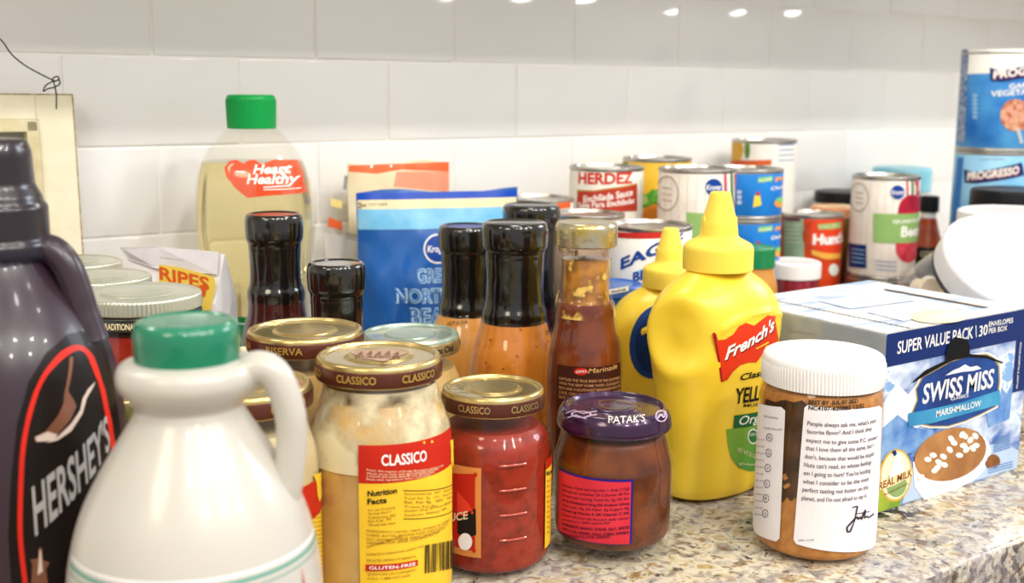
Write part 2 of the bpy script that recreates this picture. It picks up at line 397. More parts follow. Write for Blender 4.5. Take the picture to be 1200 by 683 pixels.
# ------------------------------------------------------------------ pasta sauce jars
def pasta_jar(label, px, py, d, rb, rl, sauce, rim, rimtxt=None, txtcol=None, group=None, top=GOLDM, xy=None, H=None, fill=.9, dz=0):
    p = at(px, py, d); p.z += dz
    if xy: p.x, p.y = xy
    H = H or p.z; root = thing('sauce_jar', label, 'jar', (p.x, p.y, 0), 0, group); lh = .011
    g = rp([(0, .002), (rb*.8, .001, .002), (rb*.96, .003, .006), (rb, .012, .008), (rb, H*.66, .012), (rb*.97, H*.74, .02), (rl*.93, H-lh-.010, .010), (rl*.93, H-.001), (0, H-.001)])
    S = Round((p.x, p.y, 0), dens(g)); lathe('glass_jar', g, GL, root)
    gi = rp([(0, .004), (rb*.8, .004), (rb*.95, .006, .006), (rb*.975, .014, .008), (rb*.975, H*.66, .012), (rb*.945, H*.74, .02), (rl*.90, H-lh-.011, .010)])
    gi = [q for q in gi if q[1] <= H*fill]; gi.append((0, gi[-1][1])); lathe('sauce', gi, sauce, root)
    # lid
    l = lathe('lid', rp([(rl*.97, H-lh), (rl*1.01, H-lh-.0005, .001), (rl, H-.0015, .0012), (rl*.97, H+.0006, .0012), (rl*.90, H+.0008, .0008), (rl*.87, H-.0012, .0008), (rl*.55, H-.0010, .001), (rl*.5, H+.0002, .001), (0, H+.0002)]), top, root)
    rb_ = lathe('lid_rim', [(rl*1.012, H-lh+.0003), (rl*1.016, H-lh+.001), (rl*1.008, H-.0028), (rl*1.0, H-.0024)], rim, l)
    SL = Round((p.x, p.y, 0), [(rl*1.016, H-lh), (rl*1.01, H-.0015)])
    if rimtxt:
        pr = Print(SL); L1 = 2*math.pi*rl/6
        for k in range(-3, 3):
            vs, fs, wd = text_mesh(rimtxt, .015); s0 = (k+.5)*L1+.15*rl; W_ = L1*.62
            pr._add([(s0-W_/2+x/wd*W_, H-lh+.003+y*.0042) for x, y in vs], fs, txtcol or GOLDP, 2)
        pr.build(l)
    return root, S, p, H, l
ALF = mat('alfredo_sauce', 'cfaa6c', .35, col2='be985a', scale=45, coat=.2, detail=6, bump=.15)
ALF2 = mat('alfredo_pale', 'd6c7a0', .35, col2='c4b080', scale=35)
RIMB = mat('lid_brown', '55291a', .35, .3, coat=.3)
def lid_art(root, lid, p, H, rl, col, col2):
    F = Flat((p.x, p.y, 0), (p.x, p.y, H+.0002), CR.cross(Vector((0, 0, 1))).cross(Vector((0, 0, -1))), Vector((CF.x, CF.y, 0)))
    F.u = Vector((CR.x, CR.y, 0)).normalized(); F.v = Vector((-CR.y, CR.x, 0)).normalized(); F.n = Vector((0, 0, 1))
    pr = Print(F)
    pr.spoly([(rl*.40*math.cos(a)*(1+.25*math.sin(3*a)), rl*.40*math.sin(a)*(1+.2*math.cos(5*a))-.002) for a in [k*math.pi/12 for k in range(24)]], col, 0)
    for k in range(5): pr.spoly([(-.012+.005*k, -.004), (-.010+.005*k, .006+.002*(k % 2)), (-.0085+.005*k, -.003)], col2, 1)
    vs, fs, wd = text_mesh('CLASSICO', .02); pr._add([(-rl*.36+x/wd*rl*.72, -rl*.30+y*.005) for x, y in vs], fs, col2, 2)
    pr.build(lid)
# C : front
rC, SC_, pC, HC, lC = pasta_jar('cream pasta sauce jar with red and yellow nutrition label, in the front row', 447, 415, .632, .0405, .0345, ALF, RIMB, 'CLASSICO', xy=(.293, -.461), fill=.97)
lathe('sauce_residue', rp([(.0402, HC*.60), (.0398, HC*.68, .01), (.0385, HC*.75, .01), (.0325, HC-.022, .008), (.0318, HC-.014)]), smear('cream_film', 'e2d3ad', .47, 42, .12), rC)
lid_art(rC, lC, pC, HC, .0343, mat('lid_rose', 'c9a48a', .4, .5), mat('lid_bronze', '8a5a34', .4, .5))
lab = band(SC_, SC_.inv(421, 600)[0], SC_.inv(421, 600)[0]+.066, .004, SC_.inv(450, 521)[1], YEL, rC)
pr = Print(SC_); s0 = SC_.inv(421, 600)[0]; s1 = s0+.066; zt = SC_.inv(450, 521)[1]; zm = SC_.inv(450, 566)[1]
pr.spoly([(s0, zt), (s1, zt), (s1, zm), (s0, zm)][::-1], RED, 1)
pr.text('CLASSICO', (447, 545), (499, 539), 13, WHITE, 3, .02)
for k in range(4):
    y = 551+3.6*k; pr.text(['From the region of Emilia-Romagna comes a rich', 'alfredo sauce made with aged parmesan and cream,', 'a smooth and savory sauce for your favorite pasta.', 'Made with ingredients Italian cooks prize'][k], (430, y), (518-k*5, y-5), 2.6, CREAM, 3)
pr.poly([(526, 516), (533, 514), (534, 523), (530, 528), (532, 541), (530, 548), (527, 540), (527, 526)], YEL, 3)
pr.ell((496, 518), 1.4, 1.6, YEL, 3); pr.ell((505, 517), 1.4, 1.6, YEL, 3)
pr.text('Nutrition', (431, 581), (465, 577), 6.5, BLACK, 3, .03); pr.text('Facts', (431, 590), (453, 588), 6.5, BLACK, 3, .03)
for k, t_ in enumerate(['Serv. size 1/4 cup (61g)', 'Servings about 6', 'Calories 90', 'Fat Cal. 70', '*Percent daily values']):
    pr.text(t_, (432, 598+4.5*k), (463-5*(k % 2), 595+4.5*k), 2.6, BROWN, 3)
for y in (574, 607): pr.line((472, y), (531, y-9 if y < 600 else y-12), .9, BLACK, 3)
for k, t_ in enumerate(['Amount/serving   %DV    Amount/serving', 'Total Fat  7g   11%   Total Carb  3g', '  Sat. Fat 4g   20%    Fiber 0g', '  Trans Fat 0g       Sugars 1g', 'Cholest. 25mg  8%   Protein 1g', 'Sodium 440mg 18%']):
    pr.text(t_, (473, 579+5*k), (530-8*(k > 3), 571+5*k), 2.8, BROWN, 3)
for k in range(6): pr.text(['INGREDIENTS: WATER, CREAM, SOYBEAN OIL, PARMESAN', 'CHEESE, BUTTER, MODIFIED FOOD STARCH, EGG YOLKS', 'SALT, ROMANO CHEESE, GARLIC, NATURAL FLAVOR,', 'XANTHAN GUM, SPICES. CONTAINS MILK, EGG.', 'CONTAINS: MILK, EGGS', 'DISTRIBUTED BY INTERNATIONAL GOURMET FOODS'][k], (430, 622+4.8*k+(4 if k == 5 else 0)), (526-[0, 2, 6, 12, 55, 30][k], 609+4.8*k+(4+3 if k == 5 else 0)), 2.7, BROWN, 3)
pr.text('SPECIALTIES COMPANY, PITTSBURGH PA', (430, 657), (486, 652), 2.5, BROWN, 3)
pr.poly([(429, 660), (489, 655), (489, 662), (429, 668)], RED, 3); pr.text('GLUTEN-FREE', (433, 666.2), (486, 661.2), 4.2, WHITE, 4, .01)
pr.text('QUESTIONS OR COMMENTS?', (431, 673), (487, 668), 2.6, BROWN, 3); pr.text('CALL 1-888-337-2420', (431, 678), (480, 674), 2.6, BROWN, 3)
x = 497
while x < 532:
    wv = random.choice((.5, .9, 1.4)); pr.poly([(x, 638-(x-497)*.17), (x+wv, 638-(x+wv-497)*.17), (x+wv, 671-(x-497)*.17), (x, 671-(x-497)*.17)], BLACK, 3); x += wv+random.choice((.7, 1.1))
pr.build(lab)
# B : behind the jug
rB, SB, pB, HB, lB = pasta_jar('pale sauce jar with red and yellow label, partly behind the white jug handle', 289, 445, .605, .0375, .0343, ALF2, RIMB, 'CLASSICO', xy=(.219, -.452), fill=.97)
s1 = SB.inv(352, 600)[0]; zt = SB.inv(376, 551)[1]; zm = SB.inv(376, 596)[1]
lab = band(SB, s1, s1+.066, .004, zt, YEL, rB); pr = Print(SB)
pr.spoly([(s1, zm), (s1+.066, zm), (s1+.066, zt), (s1, zt)], RED, 1)
pr.poly([(366, 556), (379, 552), (380, 561), (375, 566), (377, 578), (373, 588), (371, 580), (370, 566)], YEL, 3)
for k in range(16): pr.text('Servings per container, calories and daily values %d' % (k*5), (356, 603+5*k), (385, 600+5*k), 2.5, BROWN, 3)
pr.build(lab)
# D : gold lid behind
rD, SD, pD, HD, lD = pasta_jar('cream sauce jar with gold lid and brown rim, standing behind the front cream jar', 357, 389, .70, .0385, .0352, ALF, RIMB, 'RISERVA', xy=(.289, -.374), fill=.97, dz=.002)
# E : grey green lid
rE, SE, pE, HE, lE = pasta_jar('sauce jar with pale silver-green lid and dark handwriting on the rim', 477, 396, .765, .0355, .0325, ALF, mat('rim_bronze', 'a98d5c', .3, .7), 'Ragu Old', BLACK, top=mat('silver_green_lid', 'b9c4ae', .3, .6, col2='93a79b', scale=40), xy=(.372, -.358), fill=.97, dz=.004)
# small cream-lidded jar with purple stripe
rG, SG, pG, HG, lG = pasta_jar('cream lidded jar with purple stripe, behind the green jug cap', 262, 400, .8, .033, .0315, ALF2, mat('lid_purple', '5b2fb5', .35, coat=.3), top=mat('cream_lid', 'e6d9b8', .35, .2), xy=(.272, -.302), fill=.97)
# small tan jar behind the jug neck
rT, ST, pT, HT, lT = pasta_jar('small tan sauce jar half hidden behind the white jug neck', 200, 452, .66, .027, .0225, mat('tan_sauce', 'c9975a', .4), mat('rim_olive', '6b6a36', .4), top=GOLDM, xy=(.180, -.370), fill=.97)
band(ST, -.05, -.012, .01, .085, mat('olive_label', '4f4d24', .5, col2='86713a', scale=120), rT)
# ------------------------------------------------------------------ red salsa jar (F)
SAL = mat('red_salsa', '92270f', .4, col2='6b1a08', scale=120, mix=.60, detail=8, coat=0, bump=.2, bscale=260)
rF, SF, pF, HF, lF = pasta_jar('red salsa jar with gold and brown lid between cream jar and chutney jar', 576, 451, .69, .0356, .0307, SAL, RIMB, 'CLASSICO', GOLDM, xy=(.3725, -.456), fill=.93)
for j, y in enumerate((545, 574, 603, 632)):
    a = SF.inv(585, y+1); b = SF.inv(616, y-2)
    pts = [SF.fwd(a[0]+(b[0]-a[0])*k/8, a[1]+(b[1]-a[1])*0, .0003) for k in range(9)]
    tube('glass_ridge', pts, .0007, mat('ridge_glass', 'b8452f', .08, coat=1), rF, 8, 1)
s0 = SF.inv(539, 600)[0]; s1 = SF.inv(564, 600)[0]; labl = band(SF, s0-.035, s1, SF.inv(552, 652)[1], SF.inv(552, 547)[1], mat('label_tan', 'd98a45', .45), rF); pr = Print(SF)
pr.poly(Z(500, 420, 2.597, [(60, 345), (148, 350), (148, 585), (60, 560)]), RED, 1)
pr.poly(Z(500, 420, 2.597, [(95, 480), (150, 455), (152, 535), (120, 545), (95, 530)]), BLACK, 2); pr.text('SAUCE', (519, 611), (549, 607), 9, CREAM, 3, .02)
pr.poly(Z(500, 420, 2.597, [(95, 400), (130, 440), (145, 470), (95, 478)]), mat('tomato', 'e8412a', .4), 2)
pr.ell((546, 634), 8, 10, WHITE, 4)
for c in ((557.5, 556), (556, 644)): pr.ell(c, 2.2, 3, RED, 2)
pr.build(labl)
s0 = SF.inv(638.5, 600)[0]; labr = band(SF, s0, s0+.035, SF.inv(644, 635)[1], SF.inv(644, 536)[1], YEL, rF); pr = Print(SF)
pr.spoly([(s0, SF.inv(644, 546)[1]), (s0+.03, SF.inv(644, 546)[1]), (s0+.03, SF.inv(644, 535)[1]), (s0, SF.inv(644, 535)[1])], RED, 1)
pr.text('Nutrition', (639.5, 557), (649, 553), 5, BLACK, 3, .03)
for k in range(11): pr.text('Per 2 tbsp', (640, 565+6*k), (648.5, 561+6*k), 2.6, BROWN, 3)
pr.build(labr)
# ------------------------------------------------------------------ chutney jar (Patak's)
px, py, d = 717, 474, .715; p = at(px, py, d); p.x, p.y = .446, -.482; H = p.z
root = thing('chutney_jar', 'brown chutney jar with purple lid and pink nutrition label, front row', 'jar', (p.x, p.y, 0)); rb = .0378
g = rp([(0, .004), (.024, .003, .002), (.030, .0005, .003), (rb*.93, .004, .008), (rb, .016, .006), (rb, H*.60, .006), (rb*1.0, H*.66, .006), (rb*.93, H*.73, .01), (.0325, H-.013, .006), (.0325, H-.002), (0, H-.002)])
SP = Round((p.x, p.y, 0), dens(g)); lathe('glass_jar', g, GL, root)
CH = mat('chutney', '74370f', .4, col2='4d2108', scale=70, mix=.5, detail=8, coat=0, bump=.2)
lathe('chutney_filling', rp([(0, .008), (.026, .008, .004), (rb*.93, .012, .006), (rb*.955, .02, .006), (rb*.955, H*.61, .006), (rb*.90, H*.71, .01), (.031, H-.014, .005), (0, H-.014)]), CH, root)
PUR = mat('purple_lid', '3b1440', .22, .35, coat=.6, col2='2c0d33', scale=25)
rl = .0352; l = lathe('lid', rp([(rl*.95, H-.0105), (rl*1.0, H-.0115, .0015), (rl*1.02, H-.009, .001), (rl*1.0, H-.003, .002), (rl*.93, H+.0015, .002), (rl*.86, H+.002, .001), (rl*.8, H-.0008, .001), (rl*.45, H-.0005, .001), (rl*.4, H+.0012, .001), (0, H+.0012)]), PUR, root)
SLp = Round((p.x, p.y, 0), [(rl*1.015, H-.012), (rl*1.01, H-.005), (rl*1.0, H-.002)]); pr = Print(SLp)
LAV = mat('lavender_ink', 'dcc9e8', .4)
pr.text("PATAK'S", (713, 495), (755, 493), 9, WHITE, 3, .01)
pr.ell((774, 487), 7, 7, LAV, 2, hole=.82); pr.pline([(769, 491), (773, 485), (777, 489), (779, 481)], 1.4, LAV, 3)
pr.pline([(666, 489), (676, 486), (684, 489), (693, 486), (700, 485)], 1.5, LAV, 2); pr.pline([(664, 484), (674, 480), (684, 484), (700, 481)], 1.1, LAV, 2); pr.ell((682, 485), 12, 4, LAV, 2, hole=.8)
pr.build(l)
F = Flat((p.x, p.y, 0), (p.x, p.y, H+.0012), (1, 0, 0), (0, 1, 0)); F.u = Vector((CR.x, CR.y, 0)).normalized(); F.v = Vector((-CR.y, CR.x, 0)).normalized(); F.n = Vector((0, 0, 1)); pr = Print(F)
for rr_, a0, a1 in ((.0105, 3.4, 6.0), (.0115, .3, 2.8)):
    for k in range(14):
        a = a0+(a1-a0)*k/14; b = a+.12; pr.spoly([(rr_*math.cos(a), rr_*math.sin(a)), (rr_*math.cos(b), rr_*math.sin(b)), ((rr_-.0014)*math.cos(b), (rr_-.0014)*math.sin(b)), ((rr_-.0014)*math.cos(a), (rr_-.0014)*math.sin(a))], mat('lid_gold_ink', '8f6a35', .35, .5), 0)
pr.build(l, 'emblem')
PINK = mat('label_pink', 'd43240', .45, col2='c82a3a', scale=40); a = SP.inv(655, 600)[0]; b = SP.inv(741, 600)[0]
lab = band(SP, a, b, SP.inv(700, 636)[1]-.0, SP.inv(700, 560)[1], mat('label_violet', '2a1b78', .4), root); pr = Print(SP)
zt = SP.inv(700, 563)[1]; zb = SP.inv(700, 636)[1]; bb = SP.inv(738.5, 600)[0]
pr.spoly([(a, zb+.0003), (bb, zb+.0003), (bb, zt), (a, zt)], PINK, 1)
DP = mat('label_plum', '5d0f2e', .5)
tl = ['Nutrition Facts Serving size 1 tbsp (15g)', 'Servings per container 20 Calories 40 Fat', 'Amount per serving Total fat 2g 3% Sat', 'fat 0g Cholesterol 0mg 0% Sodium 65mg', 'Total carb 10g 3% Fiber 0g Sugars 8g', 'Protein 0g Vitamin A 2% Vitamin C 0%', 'Calcium 0% Iron 0% Percent daily values', 'are based on a 2000 calorie diet', 'INGREDIENTS: MANGO, SUGAR, SALT, SPICES', 'ACETIC ACID, GINGER, CHILLI, CUMIN, PAPRIKA', 'KEEP REFRIGERATED AFTER OPENING']
for k, t_ in enumerate(tl): pr.text(t_, (660, 569+5.7*k), (737-(22 if k in (7, 10) else 0), 573+5.7*k), 3.0, DP, 3, .01 if k not in (3, 5, 8, 9) else .03)
pr.build(lab)
# ------------------------------------------------------------------ nut butter jar
p = at(964, 404, .727); p.x, p.y = .556, -.551; H = .126; root = thing('nut_butter_jar', 'nut butter jar with white ribbed lid and white text label, front right', 'jar', (p.x, p.y, 0)); rb = .0381
g = rp([(0, .002), (.034, .001, .003), (rb*.98, .004, .004), (rb, .010, .004), (rb, H-.024, .005), (rb*.95, H-.018, .004), (.0335, H-.015), (.0335, H-.002), (0, H-.002)])
SJ = Round((p.x, p.y, 0), dens(g)); lathe('plastic_jar', g, glass('jar_plastic', (.98, .97, .95), 1.42, bump=.06, bscale=50), root)
NB = mat('nut_butter', 'bf8442', .5, col2='a76c30', scale=160, mix=.5, detail=8, bump=.5, bscale=240)
fil = lathe('nut_butter', rp([(0, .003), (.033, .003, .002), (rb*.965, .006, .003), (rb*.975, .011, .003), (rb*.975, H-.025, .005), (rb*.93, H-.020, .003), (.032, H-.018), (0, H-.018)]), NB, root)
SJi = Round((p.x, p.y, 0), [(rb*.976, 0), (rb*.976, H-.025)]); pr = Print(SJi)
pr.poly(Z(870, 380, 2.439, [(70, 212), (95, 222), (120, 215), (150, 222), (172, 216), (200, 240), (215, 300), (200, 500), (160, 488), (140, 505), (128, 492), (118, 508), (104, 498), (60, 495), (40, 330)]), mat('dark_inside', '3a2416', .4, col2='553820', scale=90), 0)  # dark patch painted on the filling for the jar's dark, empty inside
pr.poly(Z(870, 380, 2.439, [(112, 430), (125, 425), (132, 440), (120, 446)]), NB, 1); pr.poly(Z(870, 380, 2.439, [(118, 460), (135, 452), (138, 462), (122, 470)]), NB, 1)
pr.build(fil, 'dark_patch')
WL = mat('white_lid', 'f4f2f0', .35); rl = .0370; nr = 110
l = lathe('lid', rp([(rl*.97, H-.0180), (rl, H-.0180, .0006), (rl*1.005, H-.004, .002), (rl*.985, H-.0005, .0035), (rl*.90, H+.0012, .003), (rl*.86, H+.0006, .001), (0, H+.0006)]), WL, root, seg=nr*4, rib=lambda a, r, z: (.00045*math.cos(a*nr) if H-.0175 < z < H-.004 and r > rl*.98 else 0), ang=60)
def lab_poly(S, pts, rad): return pts
lab = bmesh.new(); pr = Print(SJ)
LW = mat('label_white', 'f1eef0', .4)
pr.poly(Z(870, 380, 2.439, [(178, 238), (186, 230), (390, 232), (398, 240), (382, 628), (372, 636), (155, 627), (147, 615)]), LW, 0); L1 = pr.build(root, 'front_label')
pr = Print(SJ); pr.poly(Z(870, 380, 2.439, [(45, 222), (112, 236), (124, 246), (108, 610), (98, 620), (35, 592), (20, 560)]), LW, 0); L2 = pr.build(root, 'side_label')
pr = Print(SJ); ink = mat('plum_ink', '5b4a5c', .5)
for k, t_ in enumerate(["People always ask me, what's your", "favorite flavor? And I think they", "expect me to give some P.C. answer", "that I love them all the same, but I", "don't, because that would be stupid.", "Nuts can't read, so whose feelings", "am I going to hurt? You're holding", "what I consider to be the most", "perfect tasting nut butter on the", "planet, and I'm not afraid to say it."]):
    pr.text(t_, (946.5-k*.75, 497.5+k*9.7), ((1026, 1021, 1027, 1022, 1023, 1020, 1019, 1017, 1016, 1014.5)[k], 494+k*9.75), 5.0, ink, 3, .006)
pr.pline(Z(870, 380, 2.439, [(312, 522), (326, 518), (318, 560), (306, 590), (298, 592), (297, 578), (316, 556), (326, 548), (328, 556), (334, 548), (338, 556), (343, 540), (349, 528), (345, 552), (352, 546), (357, 551), (372, 540)]), 1.5, mat('signature_ink', '2b1e33', .5), 4)
pr.line((1003, 601), (1018, 598.5), .7, ink, 3); pr.text('0001-2189', (936, 633.5), (954, 633), 2.2, ink, 3); pr.build(L1)
pr = Print(SJ)
for k, yy in enumerate((323, 367, 410, 455, 497, 540)):
    c = Z(870, 380, 2.439, [(80-k*2.4, yy)])[0]; pr.ell(c, 3.6, 4.8, ink, 3, hole=.83); pr.text('NGVKPU'[k], (c[0]-1.3, c[1]+2), (c[0]+1.3, c[1]+2), 4, ink, 3)
pr.text('nut butter', (896, 488), (914, 491), 3, ink, 3); pr.text('stir well, store cool', (896, 502), (917, 504), 2.6, ink, 3)
for k in range(12): pr.text('palm oil, cocoa', (888-k*.2, 515+k*8), (897-k*.2, 516+k*8), 2.4, ink, 3)
pr.build(L2)
pr = Print(SJ); pr.text('BEST BY  JUL 07 2021', (947.5, 473), (1005, 471), 5, BLACK, 2, .03); pr.text('NC4107-6208BS 12:52', (947.5, 479.5), (1012, 477), 5, BLACK, 2, .03); pr.build(root, 'date_print')
# ------------------------------------------------------------------ mustard bottles
MUS = mat('mustard_plastic', 'f4d23a', .33, col2='f2cc32', scale=20); MUSC = mat('mustard_cap', 'f6da58', .38, col2='f4d650', scale=30)
def mustard(label, x, y, rz, sc, H, W_, dentk=1):
    root = thing('mustard_bottle', label, 'bottle', (x, y, 0), rz, None)
    hb = H-.052*sc
    k = hb/.165
    pr_ = smoothp([(W_*.72, .004), (W_*.77, .012*k), (W_*.78, .035*k), (W_*.83, .06*k), (W_*.90, .085*k), (W_*.965, .105*k), (W_*1.0, .120*k), (W_*.985, .131*k), (W_*.90, .142*k), (W_*.74, .152*k), (W_*.52, .160*k), (W_*.36, .166*k)], 5)
    pr_ = [(0, .004), (W_*.6, .0015)]+pr_+[(W_*.34, hb+.004)]
    def dent(v):
        q = v.copy()
        # thumb dents left and right of the shoulder
        for sx, cx in ((-1, -W_*.98),):
            dx = (v.x-cx)/(W_*.50); dz = (v.z-.112*k)/(.030*k); e = dx*dx+dz*dz
            e = ((v.y+W_*.22)/(W_*.34))**2+((v.z-.122*k)/(.020*k))**2
            if dentk and v.x < -W_*.3: q.x += .0095*sc*math.exp(-e**1.6); q.x -= .0022*sc*math.exp(-((e-1.9)/.7)**2)

        # swoosh ridge over the label panel
        zz = (.136-.0000)*k-((v.x-W_*.25)/W_)**2*.018
        if v.y < 0 and v.x > -W_*.5: q.y -= .0015*math.exp(-((v.z-zz)/.0022)**2)
        return q
    S = Round((x, y, 0), pr_, n=2.35, hy=.64, rz=rz, face=True)
    sup('squeeze_bottle', dens(pr_, .004), 2.35, .64, MUS, root, 120, dent)
    zc = hb; c = lathe('cap', rp([(.0195*sc, zc-.002), (.0245*sc, zc-.002, .001), (.0245*sc, zc+.014*sc, .003), (.0225*sc, zc+.0165*sc, .002), (.0135*sc, zc+.021*sc, .002), (.0125*sc, zc+.030*sc, .002), (.0085*sc, zc+.045*sc, .002), (.0070*sc, H, .0015), (0, H+.0005)]), MUSC, root, 80)
    for a_ in (0, 1):
        bm = bmesh.new(); bx(bm, .006*sc, .0125*sc, -.003*sc, .003*sc, zc+.027*sc, zc+.035*sc, .0012); o = bmobj('cap_lug', bm, MUSC, c, True); o.rotation_euler = (0, 0, math.pi*a_-rz+R(-25))
    return root, S
rM, SM = mustard('large yellow mustard squeeze bottle with red flag label, in front of the other mustard', .5715, -.4415, R(-2), 1.0, .2165, .0520)
pr = Print(SM, .005); zz = lambda P: Z(820, 340, 3.105, P)
pr.poly(zz([(42, 158), (50, 152), (58, 160), (88, 328), (76, 334)]), mat('red_dark', 'a31c18', .4), 1)
pr.poly(zz([(58, 182), (90, 178), (120, 160), (140, 130), (165, 118), (195, 128), (225, 105), (250, 85), (276, 78), (272, 110), (280, 150), (285, 182), (262, 196), (240, 200), (225, 235), (205, 262), (175, 262), (145, 272), (118, 298), (98, 325), (80, 333), (76, 290)]), mat('flag_red', 'dd3a1c', .35), 2)
pr.text("French's", zz([(92, 258)])[0], zz([(268, 148)])[0], 15.5, mat('flag_shadow', '8c1d12', .4), 3, .03, .2)
pr.text("French's", zz([(89, 253)])[0], zz([(265, 143)])[0], 15.5, WHITE, 4, .03, .2)
pr.line(zz([(202, 212)])[0], zz([(248, 188)])[0], 1.6, YEL, 4)
pr.text('Classic', zz([(142, 328)])[0], zz([(250, 300)])[0], 7.5, BLACK, 3, .02, .25)
pr.text('YELLOW', zz([(124, 412)])[0], zz([(268, 380)])[0], 17.5, BLACK, 3, .02)
pr.text('MUSTARD', zz([(157, 424)])[0], zz([(262, 408)])[0], 3.2, BLACK, 3, .01)
pr.poly(zz([(95, 505), (100, 560), (112, 610), (140, 645), (180, 658), (240, 650), (290, 600), (300, 540), (295, 470), (200, 490)]), mat('leaf_green', '7fae3c', .45, col2='3f8f3c', scale=18), 1)
pr.poly(zz([(124, 455), (150, 452), (300, 425), (300, 478), (120, 502)]), mat('deep_green', '1f6a34', .4), 2)
pr.text('Organic', zz([(136, 490)])[0], zz([(270, 462)])[0], 10, WHITE, 3, .01, .25)
pr.ell(zz([(192, 531)])[0], 6.5, 9, WHITE, 2); pr.ell(zz([(192, 531)])[0], 5.2, 7.4, GREEN, 3); pr.text('USDA', zz([(178, 530)])[0], zz([(206, 526)])[0], 3.4, WHITE, 4)
pr.text('NET WT 30 OZ', zz([(134, 585)])[0], zz([(200, 612)])[0], 5, CREAM, 3); pr.text('gluten free', zz([(140, 632)])[0], zz([(230, 636)])[0], 3, CREAM, 3)
pr.build(rM, 'printed_label')
rM2, SM2 = mustard('smaller yellow mustard bottle with dark blue oval, behind the large mustard bottle', .613, -.348, R(-38), .86, .179, .046, 0)
pr = Print(SM2, .004); pr.ell((769, 400), 31, 44, mat('oval_blue', '1c3f7c', .4), 1, R(12)); pr.ell((771, 400), 26, 38, mat('oval_blue2', '16305f', .4), 2, R(12)); pr.build(rM2, 'printed_label')
# ------------------------------------------------------------------ dressing bottles
def dressing(label, px, py, d, capw, bw, sauce, sleeve=True, sl=.082, cap='black', group=None, Hs=None, xy=None, sh=.62, name='sauce_bottle', fill=None):
    p = at(px, py, d)
    if xy: p.x, p.y = xy
    H = p.z; root = thing(name, label, 'bottle', (p.x, p.y, 0), 0, group); cr = capw/2; rb = bw/2; zs = H-sl
    g = smoothp([(rb*.88, .004), (rb*.99, .012), (rb, .03), (rb, zs*.55), (rb*.99, zs*.64), (rb*.93, zs*.78), (rb*.80, zs*.90), (cr*.98, zs), (cr*.86, zs+sl*.12), (cr*.80, zs+sl*.4), (cr*.80, H-.004)], 5)
    g = [(0, .003), (rb*.6, .002)]+g+[(0, H-.004)]
    S = Round((p.x, p.y, 0), g); lathe('glass_bottle', g, GL, root)
    gi = [(r*.955, z+(.003 if z < .01 else 0)) for r, z in g if z < (fill or zs+sl*.5)]; gi.append((0, gi[-1][1])); lathe('sauce', gi, sauce, root)
    if sleeve:
        q = rp([(cr*.99, zs-.003), (cr*1.0, zs+.004, .002), (cr*.885, zs+sl*.16, .006), (cr*.875, zs+sl*.42, .004), (cr*.90, H-.025, .004), (cr*.90, H-.022, .003), (cr*.98, H-.019, .002), (cr*1.0, H-.012, .003), (cr*1.0, H-.005, .002), (cr*.96, H-.001, .002), (cr*.86, H+.0005, .002), (cr*.8, H-.0006), (0, H-.0006)])
        lathe('shrink_sleeve', q, BLKP, root, 64, rib=lambda a, r, z: -.00025*abs(math.sin(a*5+z*90)) if z < H-.026 else 0)
    return root, S, p, H
ORS = mat('orange_dressing', 'd9832a', .4, col2='bd6416', scale=70, mix=.64, detail=8, coat=.3, sharp=.08)
ORS2 = mat('orange_dressing_pale', 'e2a250', .4, col2='d89340', scale=60, coat=.3)
DRK = mat('dark_sauce', '35100a', .25, col2='230a06', scale=60, coat=.4)
GD = 'black-capped dressing bottles'
rL, SL_, pL, HL = dressing('orange dressing bottle with black shrink sleeve, nearest of the two orange ones', 601, 256, .882, .0505, .0705, ORS, sl=.073, xy=(.493, -.306), group=None)
pr = Print(SL_); F8 = mat('fleck_brown', '7d3208', .4)
for (a, b) in ((610, 386), (593, 371), (628, 406), (575, 398), (638, 372), (617, 445), (590, 432), (606, 417), (642, 400), (570, 425)): pr.ell((a, b), 1.3, .9, F8, 0, .3)
pr.text('09:42', (640, 392), (651, 385), 4, BLACK, 1); pr.build(rL, 'flecks')
rM_, SM_, pM, HM = dressing('paler orange dressing bottle with black sleeve, behind and left of the nearest orange one', 545, 262, .945, .046, .069, ORS2, sl=.071, xy=(.502, -.224))
pr = Print(SM_); pr.text('OCT 21 21A', (524, 381), (548, 378), 4, BLACK, 1, .02); pr.build(rM_, 'date_print')
rN, SN, pN, HN = dressing('dark sauce bottle with black cap, behind the orange dressing bottles', 622, 240, 1.0, .051, .066, DRK, sl=.085, xy=(.588, -.196))
rO, SO, pO, HO = dressing('dark red sauce bottle with long black neck, in front of the oil bottle', 319, 250, .85, .043, .056, mat('dark_red_sauce', '4a120c', .25, col2='2d0a07', scale=50, coat=.4), sl=.062, xy=(.340, -.212))
band(SO, -.02, .02, .03, .07, mat('label_dark', '2a1410', .5), rO)
rP, SP_, pP, HP = dressing('short black-sleeved sauce bottle with flat top, beside the blue bag', 389, 308, .80, .041, .050, DRK, sl=.10, xy=(.354, -.286))
